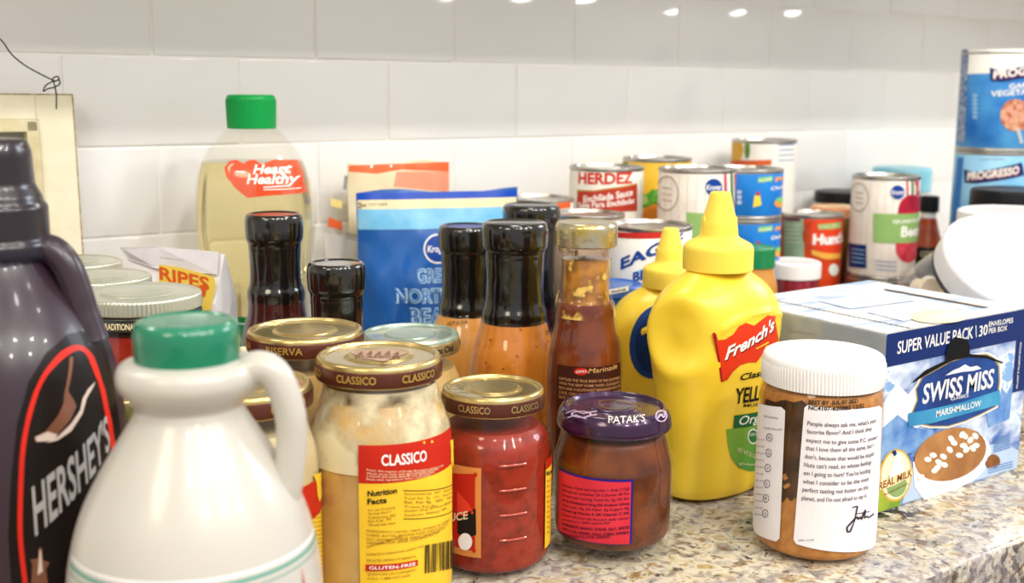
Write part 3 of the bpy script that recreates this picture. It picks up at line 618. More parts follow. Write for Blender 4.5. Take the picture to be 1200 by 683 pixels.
# barbecue marinade with clear shrink
BBQ = mat('marinade', '7e3812', .35, col2='5f240b', scale=50, mix=.5, coat=.3, detail=7)
rK, SK, pK, HK = dressing('amber marinade bottle with clear silver cap seal, behind the chutney jar', 678, 258, .80, .0425, .0555, BBQ, sleeve=False, sl=.058, xy=(.4955, -.389), fill=.140)
cr = .0425/2; FOIL = mat('foil_seal', 'b9b3a0', .22, .75, col2='c2a95c', scale=70, mix=.52, bump=.5, bscale=160)
lathe('cap_seal', rp([(cr*.97, HK-.017), (cr*1.03, HK-.0165, .001), (cr*1.03, HK-.003, .003), (cr*.93, HK, .002), (cr*.85, HK-.0005), (0, HK-.0005)]), FOIL, rK)
lathe('neck_shrink', rp([(cr*1.05, HK-.066), (cr*1.0, HK-.055, .006), (cr*.86, HK-.045, .006), (cr*.85, HK-.025, .004), (cr*.98, HK-.017)]), smear('shrink_film', 'd8b25a', .60, 90, .05), rK, rib=lambda a, r, z: -.0006*abs(math.sin(a*7+z*160)))
lathe('neck_sauce', [(0, .139), (cr*.80, .139), (cr*.775, .150), (cr*.765, HK-.026), (0, HK-.024)], mat('amber_neck', 'b8791c', .3, col2='7a420c', scale=90, mix=.5, detail=6, coat=.6), rK)
a = SK.inv(653, 440)[0]; lab = band(SK, a, a+.055, .02, SK.inv(690, 430)[1], mat('marinade_label', '3c170c', .45), rK); pr = Print(SK)
pr.text('Marinade', (689, 437), (722, 431), 6, mat('script_gold', 'd9a862', .4), 2, .0, .3); pr.ell((681, 435), 8, 4.2, RED, 2); pr.text('GRILL', (675, 437), (688, 435.5), 3, WHITE, 3)
for k, t_ in enumerate(['CAPTURE THE TRUE SPIRIT OF THE SOUTHWEST', 'WITH THE BEST HOME TASTE. OUR BLEND IS', 'RICH AND A SOUTHWEST MARINADE WITH LIME', 'JUICE, CHILI PEPPER, CUMIN, TOMATO AND', 'SALT. MARINATE MEAT FOR THIRTY MINUTES']): pr.text(t_, (656, 444+5.4*k), (726, 443+5*k), 3.1, mat('ink_tan', 'c08a5a', .4), 2, .01)
pr.build(lab)
# ------------------------------------------------------------------ maple syrup jug
JW = mat('jug_white', 'c4bfb5', .3, col2='c0bbb0', scale=14, coat=.3, sss=.1)
p = at(214, 368, .475); x, y = .152, -.560; H = p.z; root = thing('syrup_jug', 'large white plastic syrup jug with green cap and loop handle, front left', 'jug', (x, y, 0)); s_ = .0515
g = smoothp([(s_*.93, .003), (s_*1.0, .010), (s_*1.01, .03), (s_*1.02, .06), (s_*1.01, .078), (s_*.965, .094), (s_*.87, .110), (s_*.72, .125), (s_*.56, .138), (s_*.46, .146), (s_*.425, .150), (s_*.43, .1525), (s_*.52, .158), (s_*.555, .163), (s_*.52, .168), (s_*.40, .170)], 5)
k = (H-.0155)/.170; g = [(r, z*k) for r, z in g]; g = [(0, .003), (s_*.8, .002)]+g+[(.018, H-.012)]
SU = Round((x, y, 0), g); lathe('jug_body', g, JW, root, 96)
GC = mat('cap_green', '0f7a58', .22, col2='0c7453', scale=20, coat=.5)
lathe('cap', rp([(.0195, H-.0205), (.0208, H-.020, .001), (.0213, H-.005, .002), (.0205, H-.001, .0025), (.0175, H+.0008, .002), (.0165, H), (0, H)]), GC, root, 96)
rt = Vector((CR.x, CR.y, 0)).normalized(); hp = [rt*.020+Vector((0, 0, .160*k)), rt*.028+Vector((0, 0, .166*k)), rt*.0355+Vector((0, 0, .163*k)), rt*.0405+Vector((0, 0, .151*k)), rt*.0415+Vector((0, 0, .138*k)), rt*.0395+Vector((0, 0, .122*k)), rt*.036+Vector((0, 0, .112*k))]
tube('handle', hp, [.0078, .0072, .0068, .0065, .0064, .0066, .008], JW, root, 18, 8)
zt = SU.inv(215, 680)[1]; lab = band(SU, -.07, .085, .004, zt, mat('jug_label', 'f4f3f0', .4), root, nv=3); pr = Print(SU)
tm = mat('teal_line', '2f9a86', .4)
pr.spoly([(-.07, zt-.0038), (.085, zt-.0038), (.085, zt-.0028), (-.07, zt-.0028)], tm, 1); pr.spoly([(-.07, zt-.0066), (.085, zt-.0066), (.085, zt-.0062), (-.07, zt-.0062)], tm, 1)
pr.spoly([(.045, .018), (.053, .018), (.055, .026), (.049, zt-.007), (.044, .026)], mat('leaf_red', 'd2452a', .4), 2); pr.build(lab)
# ------------------------------------------------------------------ chocolate syrup bottle
CB = mat('syrup_plastic', '35262f', .32, col2='2f202a', scale=14, coat=.15); CCAP = mat('syrup_cap', '1e121a', .28, coat=.3)
x, y = .106, -.440; H = .262; s_ = .0515; root = thing('syrup_bottle', 'dark brown chocolate syrup bottle with red-arched label, far left foreground', 'bottle', (x, y, 0))
g = smoothp([(s_*.9, .004), (s_*1.0, .012), (s_*1.02, .04), (s_*1.03, .08), (s_*1.02, .115), (s_*.99, .14), (s_*.92, .160), (s_*.82, .174), (s_*.68, .186), (s_*.52, .197), (s_*.42, .206), (s_*.39, .212)], 5)
g = [(0, .003), (s_*.8, .002)]+g+[(.019, .214)]; SH = Round((x, y, 0), g); lathe('bottle_body', g, CB, root, 96)
c = lathe('cap', rp([(.021, .209), (.0243, .209, .001), (.0245, .214, .002), (.0228, .2165, .001), (.0228, .231, .001), (.0212, .233, .001), (.0205, .236, .001), (.0178, .241, .002), (.0172, H-.006, .003), (.0155, H-.001, .003), (.013, H, .001), (0, H)]), CCAP, root, 80)
lathe('seal_ring', rp([(.0230, .2135), (.0252, .2125, .001), (.0255, .2095, .001), (.0245, .2075, .001), (.022, .2075)]), glass('clear_ring', (.6, .6, .65), 1.6, .25, '6d6a78', .1), root)
hp = [rt*.018+Vector((0, 0, .211)), rt*.025+Vector((0, 0, .2105)), rt*.031+Vector((0, 0, .204)), rt*.0345+Vector((0, 0, .194)), rt*.037+Vector((0, 0, .182)), rt*.040+Vector((0, 0, .168))]
tube('handle', hp, [.0075, .0072, .0070, .0070, .0075, .009], CB, root, 18, 8)
pr = Print(SH, .006); zz = lambda P: Z(0, 380, 2.2533, P)
pr.poly(zz([(30, 683), (22, 560), (30, 400), (45, 260), (75, 150), (120, 75), (175, 25), (230, 12), (268, 40), (290, 110), (305, 200), (318, 300), (340, 400), (345, 683)]), mat('label_black', '160e0b', .35, coat=.1), 0)
arc_o = smoothp([(60, 683), (47, 560), (48, 430), (55, 320), (75, 220), (105, 140), (150, 80), (188, 56), (222, 60), (248, 92), (268, 150), (285, 220), (300, 300), (312, 400)], 4)
RR = mat('label_arch_red', 'd92a1e', .35)
pr.poly(zz([(a+0, b) for a, b in arc_o]+[(a+13*max(-1, min(1, (212-a)/40)), b+(13 if b < 75 else 13*max(0, (150-b)/75))) for a, b in arc_o[::-1]]), RR, 1)
SVR = mat('letter_silver', 'b9b4b2', .3, .2)
pr.text("HERSHEY'S", zz([(92, 556)])[0], zz([(288, 322)])[0], 50, SVR, 2, .02, 0, -.35)
SPL = mat('splash_brown', '7a4a34', .3, coat=.5); SPW = mat('splash_light', 'd8c2b4', .3)
pr.poly(zz([(182, 85), (190, 85), (186, 130), (178, 175), (190, 195), (200, 215), (185, 250), (150, 290), (120, 308), (92, 308), (90, 298), (120, 280), (150, 240), (165, 210), (168, 180), (176, 140)]), SPL, 2)
pr.poly(zz([(248, 150), (244, 160), (225, 195), (215, 235), (185, 280), (150, 305), (120, 312), (150, 296), (185, 262), (208, 225), (214, 195), (230, 170)]), SPW, 3)
pr.poly(zz([(92, 296), (125, 282), (150, 290), (140, 306), (95, 308)]), SPW, 3)
pr.poly(zz([(82, 683), (85, 630), (78, 620), (100, 615), (102, 590), (110, 588), (112, 620), (130, 628), (120, 645), (125, 683)]), SPL, 2); pr.poly(zz([(98, 660), (104, 590), (108, 600), (112, 650)]), SPW, 3)
pr.build(root, 'printed_label')
# ------------------------------------------------------------------ cocoa box
A = onz(1025, 603, 0); x0, y0 = A.x, A.y; Bf = onz(1188, 548, 0); W_ = .172; D_ = .148; HB = .1265
root = thing('cocoa_box', 'blue cardboard cocoa box with cup picture and torn black opening, right foreground', 'box', (x0+W_/2, y0+D_/2, 0))
base = (x0+W_/2, y0+D_/2, 0)
def boxnoise(name, c1, c2, c3, sc, stretch=(1, 1, 1)):
    m = mat(name, c1, .4, col2=c2, scale=sc); nt = m.node_tree; cr_ = [n for n in nt.nodes if n.type == 'VALTORGB'][0]; e = cr_.color_ramp.elements.new(.62); e.color = lin(c3)
    n = [n for n in nt.nodes if n.type == 'TEX_NOISE'][0]; tc = [n for n in nt.nodes if n.type == 'TEX_COORD'][0]; mp = nt.nodes.new('ShaderNodeMapping'); mp.inputs['Scale'].default_value = stretch
    nt.links.new(tc.outputs['Object'], mp.inputs[0]); nt.links.new(mp.outputs[0], n.inputs['Vector']); return m
SNOW = boxnoise('snow_mountains', '2f62ad', '86aedd', 'dfe9f5', 34, (1, 1, 1.6)); TOPM = boxnoise('box_top_print', 'a3b6d6', 'd3dcea', 'efeee8', 30, (1, 2.2, 1)); KRAFT = mat('kraft', 'b39468', .7, col2='9c7d55', scale=200)
bm = bmesh.new(); bx(bm, -W_/2, W_/2, -D_/2, D_/2, 0, HB, .0012, 2); o = bmobj('carton', bm, [SNOW, TOPM, mat('box_side', 'b9b6a8', .5, col2='8d9aa8', scale=20)], root)
for pg in o.data.polygons:
    if pg.normal.z > .7: pg.material_index = 1
    elif pg.normal.x < -.7: pg.material_index = 2
FB = Flat(base, (x0, y0, 0), (1, 0, 0), (0, 0, 1)); FB.straight = True; pr = Print(FB, .05); zz = lambda P: Z(1020, 380, 3.106, P); z8 = lambda P: Z(890, 310, 3.871, P)
def Q(u, v): return (u*W_, v*HB)
def qp(P, m, l): pr.spoly([Q(*q) for q in P], m, l)
qp([(0, .82), (1, .82), (1, 1), (0, 1)], NAVY, 1)
u0 = FB.inv(1187, 440)[0]/W_; qp([(u0, .50), (.995, .50), (.995, .83), (u0, .83)], NAVY, 1)
# mountains
for P, m in (([(0, .62), (.08, .72), (.16, .64), (.22, .70), (.3, .58), (.34, .48), (.2, .42), (.06, .40), (0, .44)], mat('peak_white', 'f2f6fb', .4)), ([(.70, .48), (.78, .58), (.86, .50), (.90, .56), (u0, .46), (u0, .34), (.74, .32)], mat('peak_blue', '4a7cc0', .4, col2='87acd8', scale=60)), ([(0, .48), (.1, .54), (.22, .44), (.34, .40), (.36, .26), (.2, .30), (0, .30)], mat('peak_blue'))): qp(P, m, 1)
qp([(.17, .015), (.99, .015), (.99, .12), (.86, .20), (.70, .22), (.3, .20), (.2, .16)], mat('table_white', 'b9cde6', .4), 1)
pr.text('SUPER VALUE PACK', z8([(622, 405)])[0], z8([(965, 332)])[0], 14.5, WHITE, 2, .012)
pr.line(z8([(979, 275)])[0], z8([(981, 328)])[0], .7, WHITE, 2)
pr.text('30', z8([(992, 326)])[0], z8([(1030, 316)])[0], 12.5, WHITE, 2, .01); pr.text('ENVELOPES', z8([(1037, 282)])[0], z8([(1147, 262)])[0], 6.0, WHITE, 2, .01); pr.text('PER BOX', z8([(1037, 312)])[0], z8([(1120, 297)])[0], 6.0, WHITE, 2, .01)
# emblem
em = [(140, 345), (150, 312), (165, 275), (160, 235), (185, 190), (240, 160), (290, 132), (360, 112), (420, 106), (448, 120), (468, 150), (470, 205), (465, 250), (455, 300), (400, 328), (345, 352), (280, 372), (215, 372), (165, 360)]
cx = sum(a for a, b in em)/len(em); cy = sum(b for a, b in em)/len(em)
grow = lambda f: [(cx+(a-cx)*f, cy+(b-cy)*f) for a, b in em]
pr.poly(zz(grow(1.04)), WHITE, 2); pr.poly(zz(grow(1.0)), mat('emblem_gold', 'b59a5e', .4), 3); pr.poly(zz(grow(.965)), mat('emblem_navy', '16306e', .4, col2='1d4a93', scale=30), 4)
pr.poly(zz([(270, 185), (300, 165), (320, 158), (340, 145), (360, 155), (385, 150), (400, 160), (370, 168), (330, 172)]), mat('peak_white'), 5)
pr.text('SWISS MISS', zz([(184, 288)])[0], zz([(441, 226)])[0], 22, WHITE, 6, .02, .05)
pr.text('CLASSICS', zz([(288, 276)])[0], zz([(352, 262)])[0], 3.6, WHITE, 6, .01)
pr.poly(zz([(134, 322), (200, 310), (330, 282), (467, 237), (468, 290), (340, 325), (220, 358), (134, 370)]), mat('ribbon_teal', '4da3c9', .4, col2='2f86b4', scale=25), 7)
pr.text('MARSHMALLOW', zz([(234, 336)])[0], zz([(397, 296)])[0], 7.5, WHITE, 8, .01)
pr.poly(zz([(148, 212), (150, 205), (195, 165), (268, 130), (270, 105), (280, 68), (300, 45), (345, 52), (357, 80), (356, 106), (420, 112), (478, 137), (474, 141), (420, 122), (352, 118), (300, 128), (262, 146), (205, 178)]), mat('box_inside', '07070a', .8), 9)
# cup
pr.ell(zz([(295, 492)])[0], 47, 33, mat('cup_white', 'f7f7f5', .4), 2, R(-22)); pr.poly(zz([(152, 500), (430, 430), (428, 480), (395, 530), (330, 590), (250, 628), (190, 635), (158, 590)]), mat('cup_shade', 'eef0f2', .4), 2)
pr.ell(zz([(288, 472)])[0], 43.5, 29.5, mat('cocoa', 'b9834d', .4, col2='996536', scale=50), 3, R(-20))
random.seed(5)
for (a, b) in ((225, 475), (245, 500), (262, 480), (285, 455), (300, 430), (340, 405), (360, 420), (335, 440), (378, 405), (265, 510), (290, 415), (345, 455), (380, 440), (240, 520), (205, 490), (320, 475), (330, 400), (180, 555), (230, 530), (368, 450)):
    pr.ell(zz([(a, b)])[0], 4.4, 3.2, mat('marshmallow', 'f6efe2', .5), 4, random.uniform(-1, 1), 10)
pr.ell(zz([(445, 496)])[0], 7.5, 8, mat('almond', '9a6436', .5, col2='7b4a24', scale=90), 3, R(-30)); pr.ell(zz([(430, 505)])[0], 5, 5, mat('almond'), 4)
for k in range(7): pr.line(zz([(445, 415+8*k)])[0], zz([(505, 398+8*k)])[0], 1.3, mat('fine_blue', '5d86c0', .4), 3)
for k in range(3): pr.line(zz([(425, 540-9*k)])[0], zz([(515, 515-9*k)])[0], 1.0, mat('fine_blue'), 3)
# real milk
qp([(0, 0.01), (.155, .01), (.17, .18), (.10, .22), (0, .22)], mat('meadow', 'a9b93c', .5, col2='6f9a34', scale=40), 1)
pr.ell(zz([(88, 548)])[0], 19, 31, mat('seal_gold', 'e3b23c', .4), 2, R(6)); pr.ell(zz([(88, 548)])[0], 17, 28.5, mat('seal_cream', 'f6ecc8', .4), 3, R(6)); pr.ell(zz([(90, 580)])[0], 12, 15, mat('seal_green', '8fae6a', .4), 4, R(6))
pr.poly(zz([(62, 560), (75, 510), (95, 455), (112, 505), (120, 545)]), mat('milk_white', 'fbfbf8', .4), 5); pr.poly(zz([(72, 462), (85, 455), (92, 470), (82, 478)]), NAVY, 5)
pr.poly(zz([(18, 575), (80, 550), (148, 520), (148, 548), (80, 585), (18, 605)]), mat('banner_cream', 'f2dba0', .4), 6)
pr.text('REAL MILK', zz([(24, 601)])[0], zz([(146, 548)])[0], 8.5, mat('milk_brown', '8a4a22', .5), 7, .02)
pr.text('FROM REAL DAIRY FARMS', zz([(45, 622)])[0], zz([(132, 580)])[0], 2.6, mat('milk_brown'), 7)
vs_, fs_, wd = text_mesh('NATURAL & ARTIFICIAL FLAVOR', .01)
pr._add([(u0*W_+.004+y_*.0022, .066+x_/wd*.036) for x_, y_ in vs_], fs_, WHITE, 3)
pr.build(root, 'front_print')
FT = Flat(base, (x0, y0, HB), (1, 0, 0), (0, 1, 0)); FT.straight = True; pr = Print(FT, .05)
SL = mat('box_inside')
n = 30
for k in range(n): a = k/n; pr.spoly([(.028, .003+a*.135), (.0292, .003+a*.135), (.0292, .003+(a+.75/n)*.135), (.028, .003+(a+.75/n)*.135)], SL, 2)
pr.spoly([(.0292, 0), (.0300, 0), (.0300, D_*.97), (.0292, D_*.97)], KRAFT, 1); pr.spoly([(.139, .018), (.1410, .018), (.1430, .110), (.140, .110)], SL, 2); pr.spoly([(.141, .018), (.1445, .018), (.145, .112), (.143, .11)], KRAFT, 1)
pr.spoly([(0, .0), (.0012, 0), (.0012, D_), (0, D_)], KRAFT, 1); pr.spoly([(0, 0), (W_, 0), (W_, .0012), (0, .0012)], mat('kraft_light', 'cfc7b2', .6), 1)
for P, m in (([(.045, .02), (.125, .025), (.12, .06), (.05, .055)], mat('top_white', 'f7f7f5', .45)), ([(.05, .07), (.12, .065), (.12, .10), (.055, .105)], mat('top_blue', 'bcd0ea', .45, col2='e9eef5', scale=40))): pr.spoly(P, m, 1)
pr.ell((1100, 372), 34, 8, mat('top_cream', 'e8dcc8', .45, col2='d9c3a0', scale=40), 2)
pr.build(root, 'top_print')
FS = Flat(base, (x0, y0+D_, 0), (0, -1, 0), (0, 0, 1)); FS.straight = True; pr = Print(FS, .05)
pr.spoly([(0.004, HB*.02), (D_-.004, HB*.02), (D_-.004, HB*.80), (.004, HB*.80)], mat('side_blue', '9fb4c8', .5, col2='c9cdd0', scale=20), 1); pr.text('Contains dairy', (925, 388), (956, 393), 3.2, GREY, 2); pr.build(root, 'side_print')
# ------------------------------------------------------------------ bags
def bag(label, pa, pb, H, thick, m, name='bean_bag', wob=.0015, taper=0, seed=1, zb=0, tilt=0):
    pa = Vector(pa); pb = Vector(pb); mid = (pa+pb)/2; u = (pb-pa); W_ = u.length; u.normalize(); n = Vector((u.y, -u.x, 0))
    root = thing(name, label, 'bag', (mid.x, mid.y, 0)); rnd = random.Random(seed); ph = [rnd.uniform(0, 6) for _ in range(8)]
    def bulge(a, v):
        s_ = max(-1, min(1, a/(W_/2)-0 if True else 0)); t = max(0, min(1, v/H))
        e = (1-abs(s_)**3)*(1-t**2.2)**.8*(min(1, t*7+.25)**.5)
        wr = wob*(math.sin(38*a/W_*.6+ph[0]+5*t)+.8*math.sin(23*t+ph[1]+4*s_)+.7*math.sin(14*s_+19*t+ph[2])+.5*math.sin(31*t-17*s_+ph[3]))
        fold = .004*(1-t)*math.exp(-((s_+.55-.25*t)/.10)**2)
        return max(0, thick*e)+wr*(.35+.65*(1-t))-fold
    nu, nv = 60, 60; vs = []; fs = []
    def P(i, j, side):
        s_ = -1+2*i/nu; t = j/nv; a = s_*W_/2*(1+taper*(1-t)-.035*math.sin(math.pi*t)*(1)); v = t*H+(.0025*math.sin(4*s_+ph[4])*t)
        b = bulge(a, v) if side > 0 else -min(thick, .030)*(1-abs(s_)**3)*(1-t**2)*.4-.0004
        return u*a+Vector((0, 0, v))+n*(b)+n*(-tilt*0)
    for side in (1, -1):
        for i in range(nu+1):
            for j in range(nv+1): vs.append(P(i, j, side))
    o2 = (nu+1)*(nv+1)
    for s_ in (0, 1):
        for i in range(nu):
            for j in range(nv):
                a = s_*o2+i*(nv+1)+j; q = (a, a+nv+1, a+nv+2, a+1); fs.append(q if s_ == 0 else q[::-1])
    for j in range(nv): fs.append((j, j+1, o2+j+1, o2+j)); k = nu*(nv+1)+j; fs.append((k, o2+k, o2+k+1, k+1))
    for i in range(nu): k = i*(nv+1); fs.append((k, o2+k, o2+k+nv+1, k+nv+1)); k += nv; fs.append((k, k+nv+1, o2+k+nv+1, o2+k))
    pobj('pouch', vs, fs, m, root, True, 50)
    F = Flat((mid.x, mid.y, 0), (mid.x, mid.y, 0), u, (0, 0, 1), bulge); return root, F, H, W_
def bonly(m): return m
BAGB = mat('bag_blue', '1c5fae', .3, col2='1554a0', scale=20, coat=.45)
a = at(414, 225, 1.03); b = at(603, 221, 1.07)
rb1, FBg, HBg, WBg = bag('blue plastic bag of white beans with printed title, behind the bottles', (a.x, a.y-.005, 0), (b.x, b.y-.005, 0), a.z, .026, BAGB, seed=3, wob=.0011, taper=.05)
pr = Print(FBg, .005); zz = lambda P: Z(380, 160, 2.847, P); e_ = WBg/2*.985
def row(zt, zb_, m, l): pr.spoly([(-e_, zb_), (e_, zb_), (e_, zt), (-e_, zt)], m, l)
Vv = lambda y: FBg.inv(505, y)[1]
row(HBg-.0005, Vv(233), mat('bag_band_blue', '0f47b5', .35), 1); row(Vv(233), Vv(244), mat('bag_band_cream', 'ecdcb2', .4), 1); row(Vv(244), Vv(268), mat('bag_band_sky', '8fcbea', .35, col2='6fb7e2', scale=40), 1)
pr.text('CUT HERE', zz([(148, 231)])[0], zz([(210, 230)])[0], 3.4, BLACK, 2); pr.ell(zz([(118, 224)])[0], 2, 1.6, BLACK, 2, hole=.5); pr.ell(zz([(118, 236)])[0], 2, 1.6, BLACK, 2, hole=.5); pr.line(zz([(120, 225)])[0], zz([(140, 234)])[0], .8, BLACK, 2); pr.line(zz([(120, 235)])[0], zz([(140, 226)])[0], .8, BLACK, 2)
c = zz([(378, 374)])[0]; pr.ell(c, 16.5, 17.5, WHITE, 2, hole=.90); pr.ell(c, 14, 15, mat('logo_blue', '123f96', .4), 2); pr.text('Kroger', (c[0]-12, c[1]+4), (c[0]+12, c[1]+3), 8, WHITE, 3, .015, .15)
PB = mat('title_blue', 'c2e2f5', .4); PI = mat('title_fill', '2a6fb8', .4)
for t_, q0, q1, h in (('GREAT', (308, 487), (452, 482), 16), ('NORTHERN', (238, 553), (520, 545), 16.5), ('BEANS', (285, 625), (475, 618), 19)):
    pr.text(t_, zz([q0])[0], zz([q1])[0], h, PB, 2, .045); pr.text(t_, zz([q0])[0], zz([q1])[0], h, PI, 3, .0)
pr.build(rb1, 'printed_front')
a = at(403, 195, 1.075); b = at(524, 192, 1.135)
CRM = mat('bag_cream', 'f0e2c0', .35, col2='e6d0a6', scale=30, coat=.3)
rb2, FB2, HB2, WB2 = bag('cream plastic bag with orange top edge, behind the blue bag', (a.x, -.040, 0), (b.x, -.040, 0), .214, .020, CRM, seed=9, wob=.0012, taper=.12)
pr = Print(FB2, .005); e_ = WB2/2*.985; OR = mat('bag_orange', 'ee6a35', .35, coat=.3)
pr.spoly([(-e_, HB2-.006), (-e_*.5, HB2-.009), (0, HB2-.006), (e_, HB2-.010), (e_, HB2-.0005), (-e_, HB2-.0005)], OR, 2)
pr.spoly([(-.01, HB2-.022), (e_, HB2-.030), (e_, HB2-.010), (-.005, HB2-.008)], mat('bag_salmon', 'ec9c7c', .35), 1)
pr.poly(zz([(15, 268), (58, 285), (60, 312), (10, 300)]), OR, 1); pr.poly(zz([(20, 205), (60, 215), (58, 240), (22, 232)]), mat('bag_yellow', 'f1dc8a', .4), 1)
pr.poly(zz([(66, 130), (78, 130), (74, 178), (62, 178)]), GREY, 2); pr.poly(zz([(0, 320), (120, 340), (130, 640), (20, 600)]), mat('bag_white', 'f2ece0', .4), 1)
for k in range(3): pr.line(zz([(70, 320+k*8)])[0], zz([(110, 330+k*8)])[0], 1, GREY, 2)
pr.build(rb2, 'printed_front')
# ------------------------------------------------------------------ oil bottle
p = at(292, 112, .945); x, y = p.x, -.060; rz = R(-38); x, y = .372, -.097; H = .279
root = thing('oil_bottle', 'clear cooking oil bottle with green cap and red heart label, against the wall', 'bottle', (x, y, 0), rz)
g = smoothp([(.040, .004), (.0425, .010), (.0425, .05), (.0410, .088), (.0405, .10), (.0415, .118), (.0455, .140), (.0485, .160), (.0490, .172), (.0480, .190), (.0455, .210), (.0405, .224), (.033, .236), (.025, .246), (.0185, .252), (.0175, .258)], 5)
g = [(0, .004), (.035, .002)]+g; SO_ = Round((x, y, 0), g, n=2.9, hy=.80, rz=rz, face=True)
facet = lambda a, z: (.022*math.cos(a*8)*(z < .22)*(z > .13)+.034*math.cos(a*26)*(.014 < z < .128))
OGL = glass('oil_plastic', (.99, .985, .96), 1.55, .09, 'f4efd0', .04, .15, 30); sup('bottle_body', dens(g, .004), 2.9, .80, OGL, root, 180, rib=facet)
gi = [(r*.955, z+.003) for r, z in g if z < .222]; gi.append((0, gi[-1][1]+.0005))
OIL = bpy.data.materials.new('oil'); OIL.use_nodes = True; b_ = OIL.node_tree.nodes['Principled BSDF']
b_.inputs['Base Color'].default_value = lin('fff2ba'); b_.inputs['Transmission Weight'].default_value = .92; b_.inputs['IOR'].default_value = 1.45; b_.inputs['Roughness'].default_value = .04; sup('oil', dens(gi, .004), 2.9, .80, OIL, root, 120, rib=facet)
lathe('cap', rp([(.0195, .2515), (.0200, .2515, .001), (.0203, .2760, .002), (.0185, H, .0015), (0, H)]), mat('cap_bright_green', '0c9a48', .35, col2='0a9143', scale=20), root, 240, rib=lambda a, r, z: .0003*math.cos(a*60) if .253 < z < .275 else 0, ang=60)
pr = Print(SO_, .004); zz = lambda P: Z(220, 80, 2.133, P)
HR = mat('heart_red', 'e4512a', .4)
hp = [(185, 240), (215, 228), (290, 224), (300, 238), (303, 300), (298, 308), (200, 318), (150, 324), (120, 300), (97, 270), (92, 248), (104, 232), (122, 228), (140, 238), (152, 230), (168, 228)]
pr.poly(zz(hp), HR, 1); pr.text('Heart', zz([(164, 263)])[0], zz([(257, 260)])[0], 11, WHITE, 3, .03, .2); pr.text('Healthy', zz([(148, 288)])[0], zz([(276, 285)])[0], 11.5, WHITE, 3, .03, .2)
pr.line(zz([(190, 297)])[0], zz([(252, 293)])[0], 1.5, WHITE, 3); pr.line(zz([(190, 303)])[0], zz([(285, 298)])[0], 1.2, WHITE, 3)
pr.poly(zz([(104, 262), (100, 248), (108, 238), (118, 238), (108, 246)]), mat('heart_shine', 'f7b99a', .4), 2); pr.build(root, 'heart_label')
pr = Print(SO_, .006); pr.spoly([(-.040, .030), (.040, .030), (.040, .098), (-.040, .098)], mat('label_green2', '0d7a3b', .4), 3); pr.spoly([(-.040, .092), (.040, .092), (.040, .0928), (-.040, .0928)], WHITE, 4); pr.spoly([(-.040, .030), (.040, .030), (.040, .066), (-.040, .066)], mat('label_pale', 'e9efe6', .4), 4); pr.build(root, 'lower_label')
# ------------------------------------------------------------------ jars with ribbed silver lids
def silver_jar(label, px, py, d, w, xy, sauce, txt=True, H=None):
    p = at(px, py, d); p.x, p.y = xy; H = H or p.z; root = thing('sauce_jar', label, 'jar', (p.x, p.y, 0), 0, None); rl = w/2; rb = rl*1.06
    g = rp([(0, .002), (rb*.9, .001, .003), (rb, .012, .008), (rb, H-.045, .010), (rl*.92, H-.026, .008), (rl*.92, H-.002), (0, H-.002)]); S = Round((p.x, p.y, 0), dens(g)); lathe('glass_jar', g, GL, root)
    gi = [(r*.96, z+.002) for r, z in g if z < H-.024]; gi.append((0, gi[-1][1])); lathe('sauce', gi, sauce, root)
    l = lathe('lid', rp([(rl*.99, H-.0095), (rl*1.01, H-.009, .001), (rl*1.0, H-.0012, .0015), (rl*.95, H, .001), (rl*.92, H-.0012, .0008), (rl*.62, H-.001, .001), (rl*.58, H+.0004, .001), (0, H+.0004)]), mat('silver_lid', 'c8c7b8', .32, .55, col2='aeb09c', scale=28, bump=.15, bscale=60), root, 360, rib=lambda a, r, z: .00035*math.cos(a*90) if z < H-.001 and r > rl*.985 else 0, ang=60)
    lathe('seal_band', rp([(rl*.955, H-.0185), (rl*1.0, H-.018, .0008), (rl*1.0, H-.0105, .0008), (rl*.95, H-.010)]), mat('band_dark', '2c3129', .3, coat=.5), root)
    if txt:
        SLb = Round((p.x, p.y, 0), [(rl*1.001, H-.019), (rl*1.001, H-.009)]); pr = Print(SLb)
        for k in range(-3, 3):
            vs, fs, wd = text_mesh('MEXICO  TRADITIONAL', .02); W_ = rl*.92; s0 = (k+.5)*rl*1.05; pr._add([(s0-W_/2+x_/wd*W_, H-.0165+y_*.0038) for x_, y_ in vs], fs, CREAM, 2)
        pr.build(root, 'band_print')
    return root, S, p, H
REDS = mat('red_pasta_sauce', '94240f', .35, col2='6e150a', scale=60, mix=.55, coat=.3, detail=7)
r1, S1, p1, H1 = silver_jar('red sauce jar with ribbed silver lid, nearest of the silver-lidded jars', 167, 341, .70, .0735, (.208, -.312), REDS)
a = S1.inv(128, 460)[0]; band(S1, a-.05, a+.012, .01, .11, mat('olive_label'), r1)
silver_jar('red sauce jar with silver lid, middle of the silver-lidded jars', 124, 316, .79, .070, (.206, -.226), REDS)
silver_jar('sauce jar with silver lid, farthest back of the silver-lidded jars beside the wooden frame', 88, 297, .885, .068, (.2150, -.130), REDS)
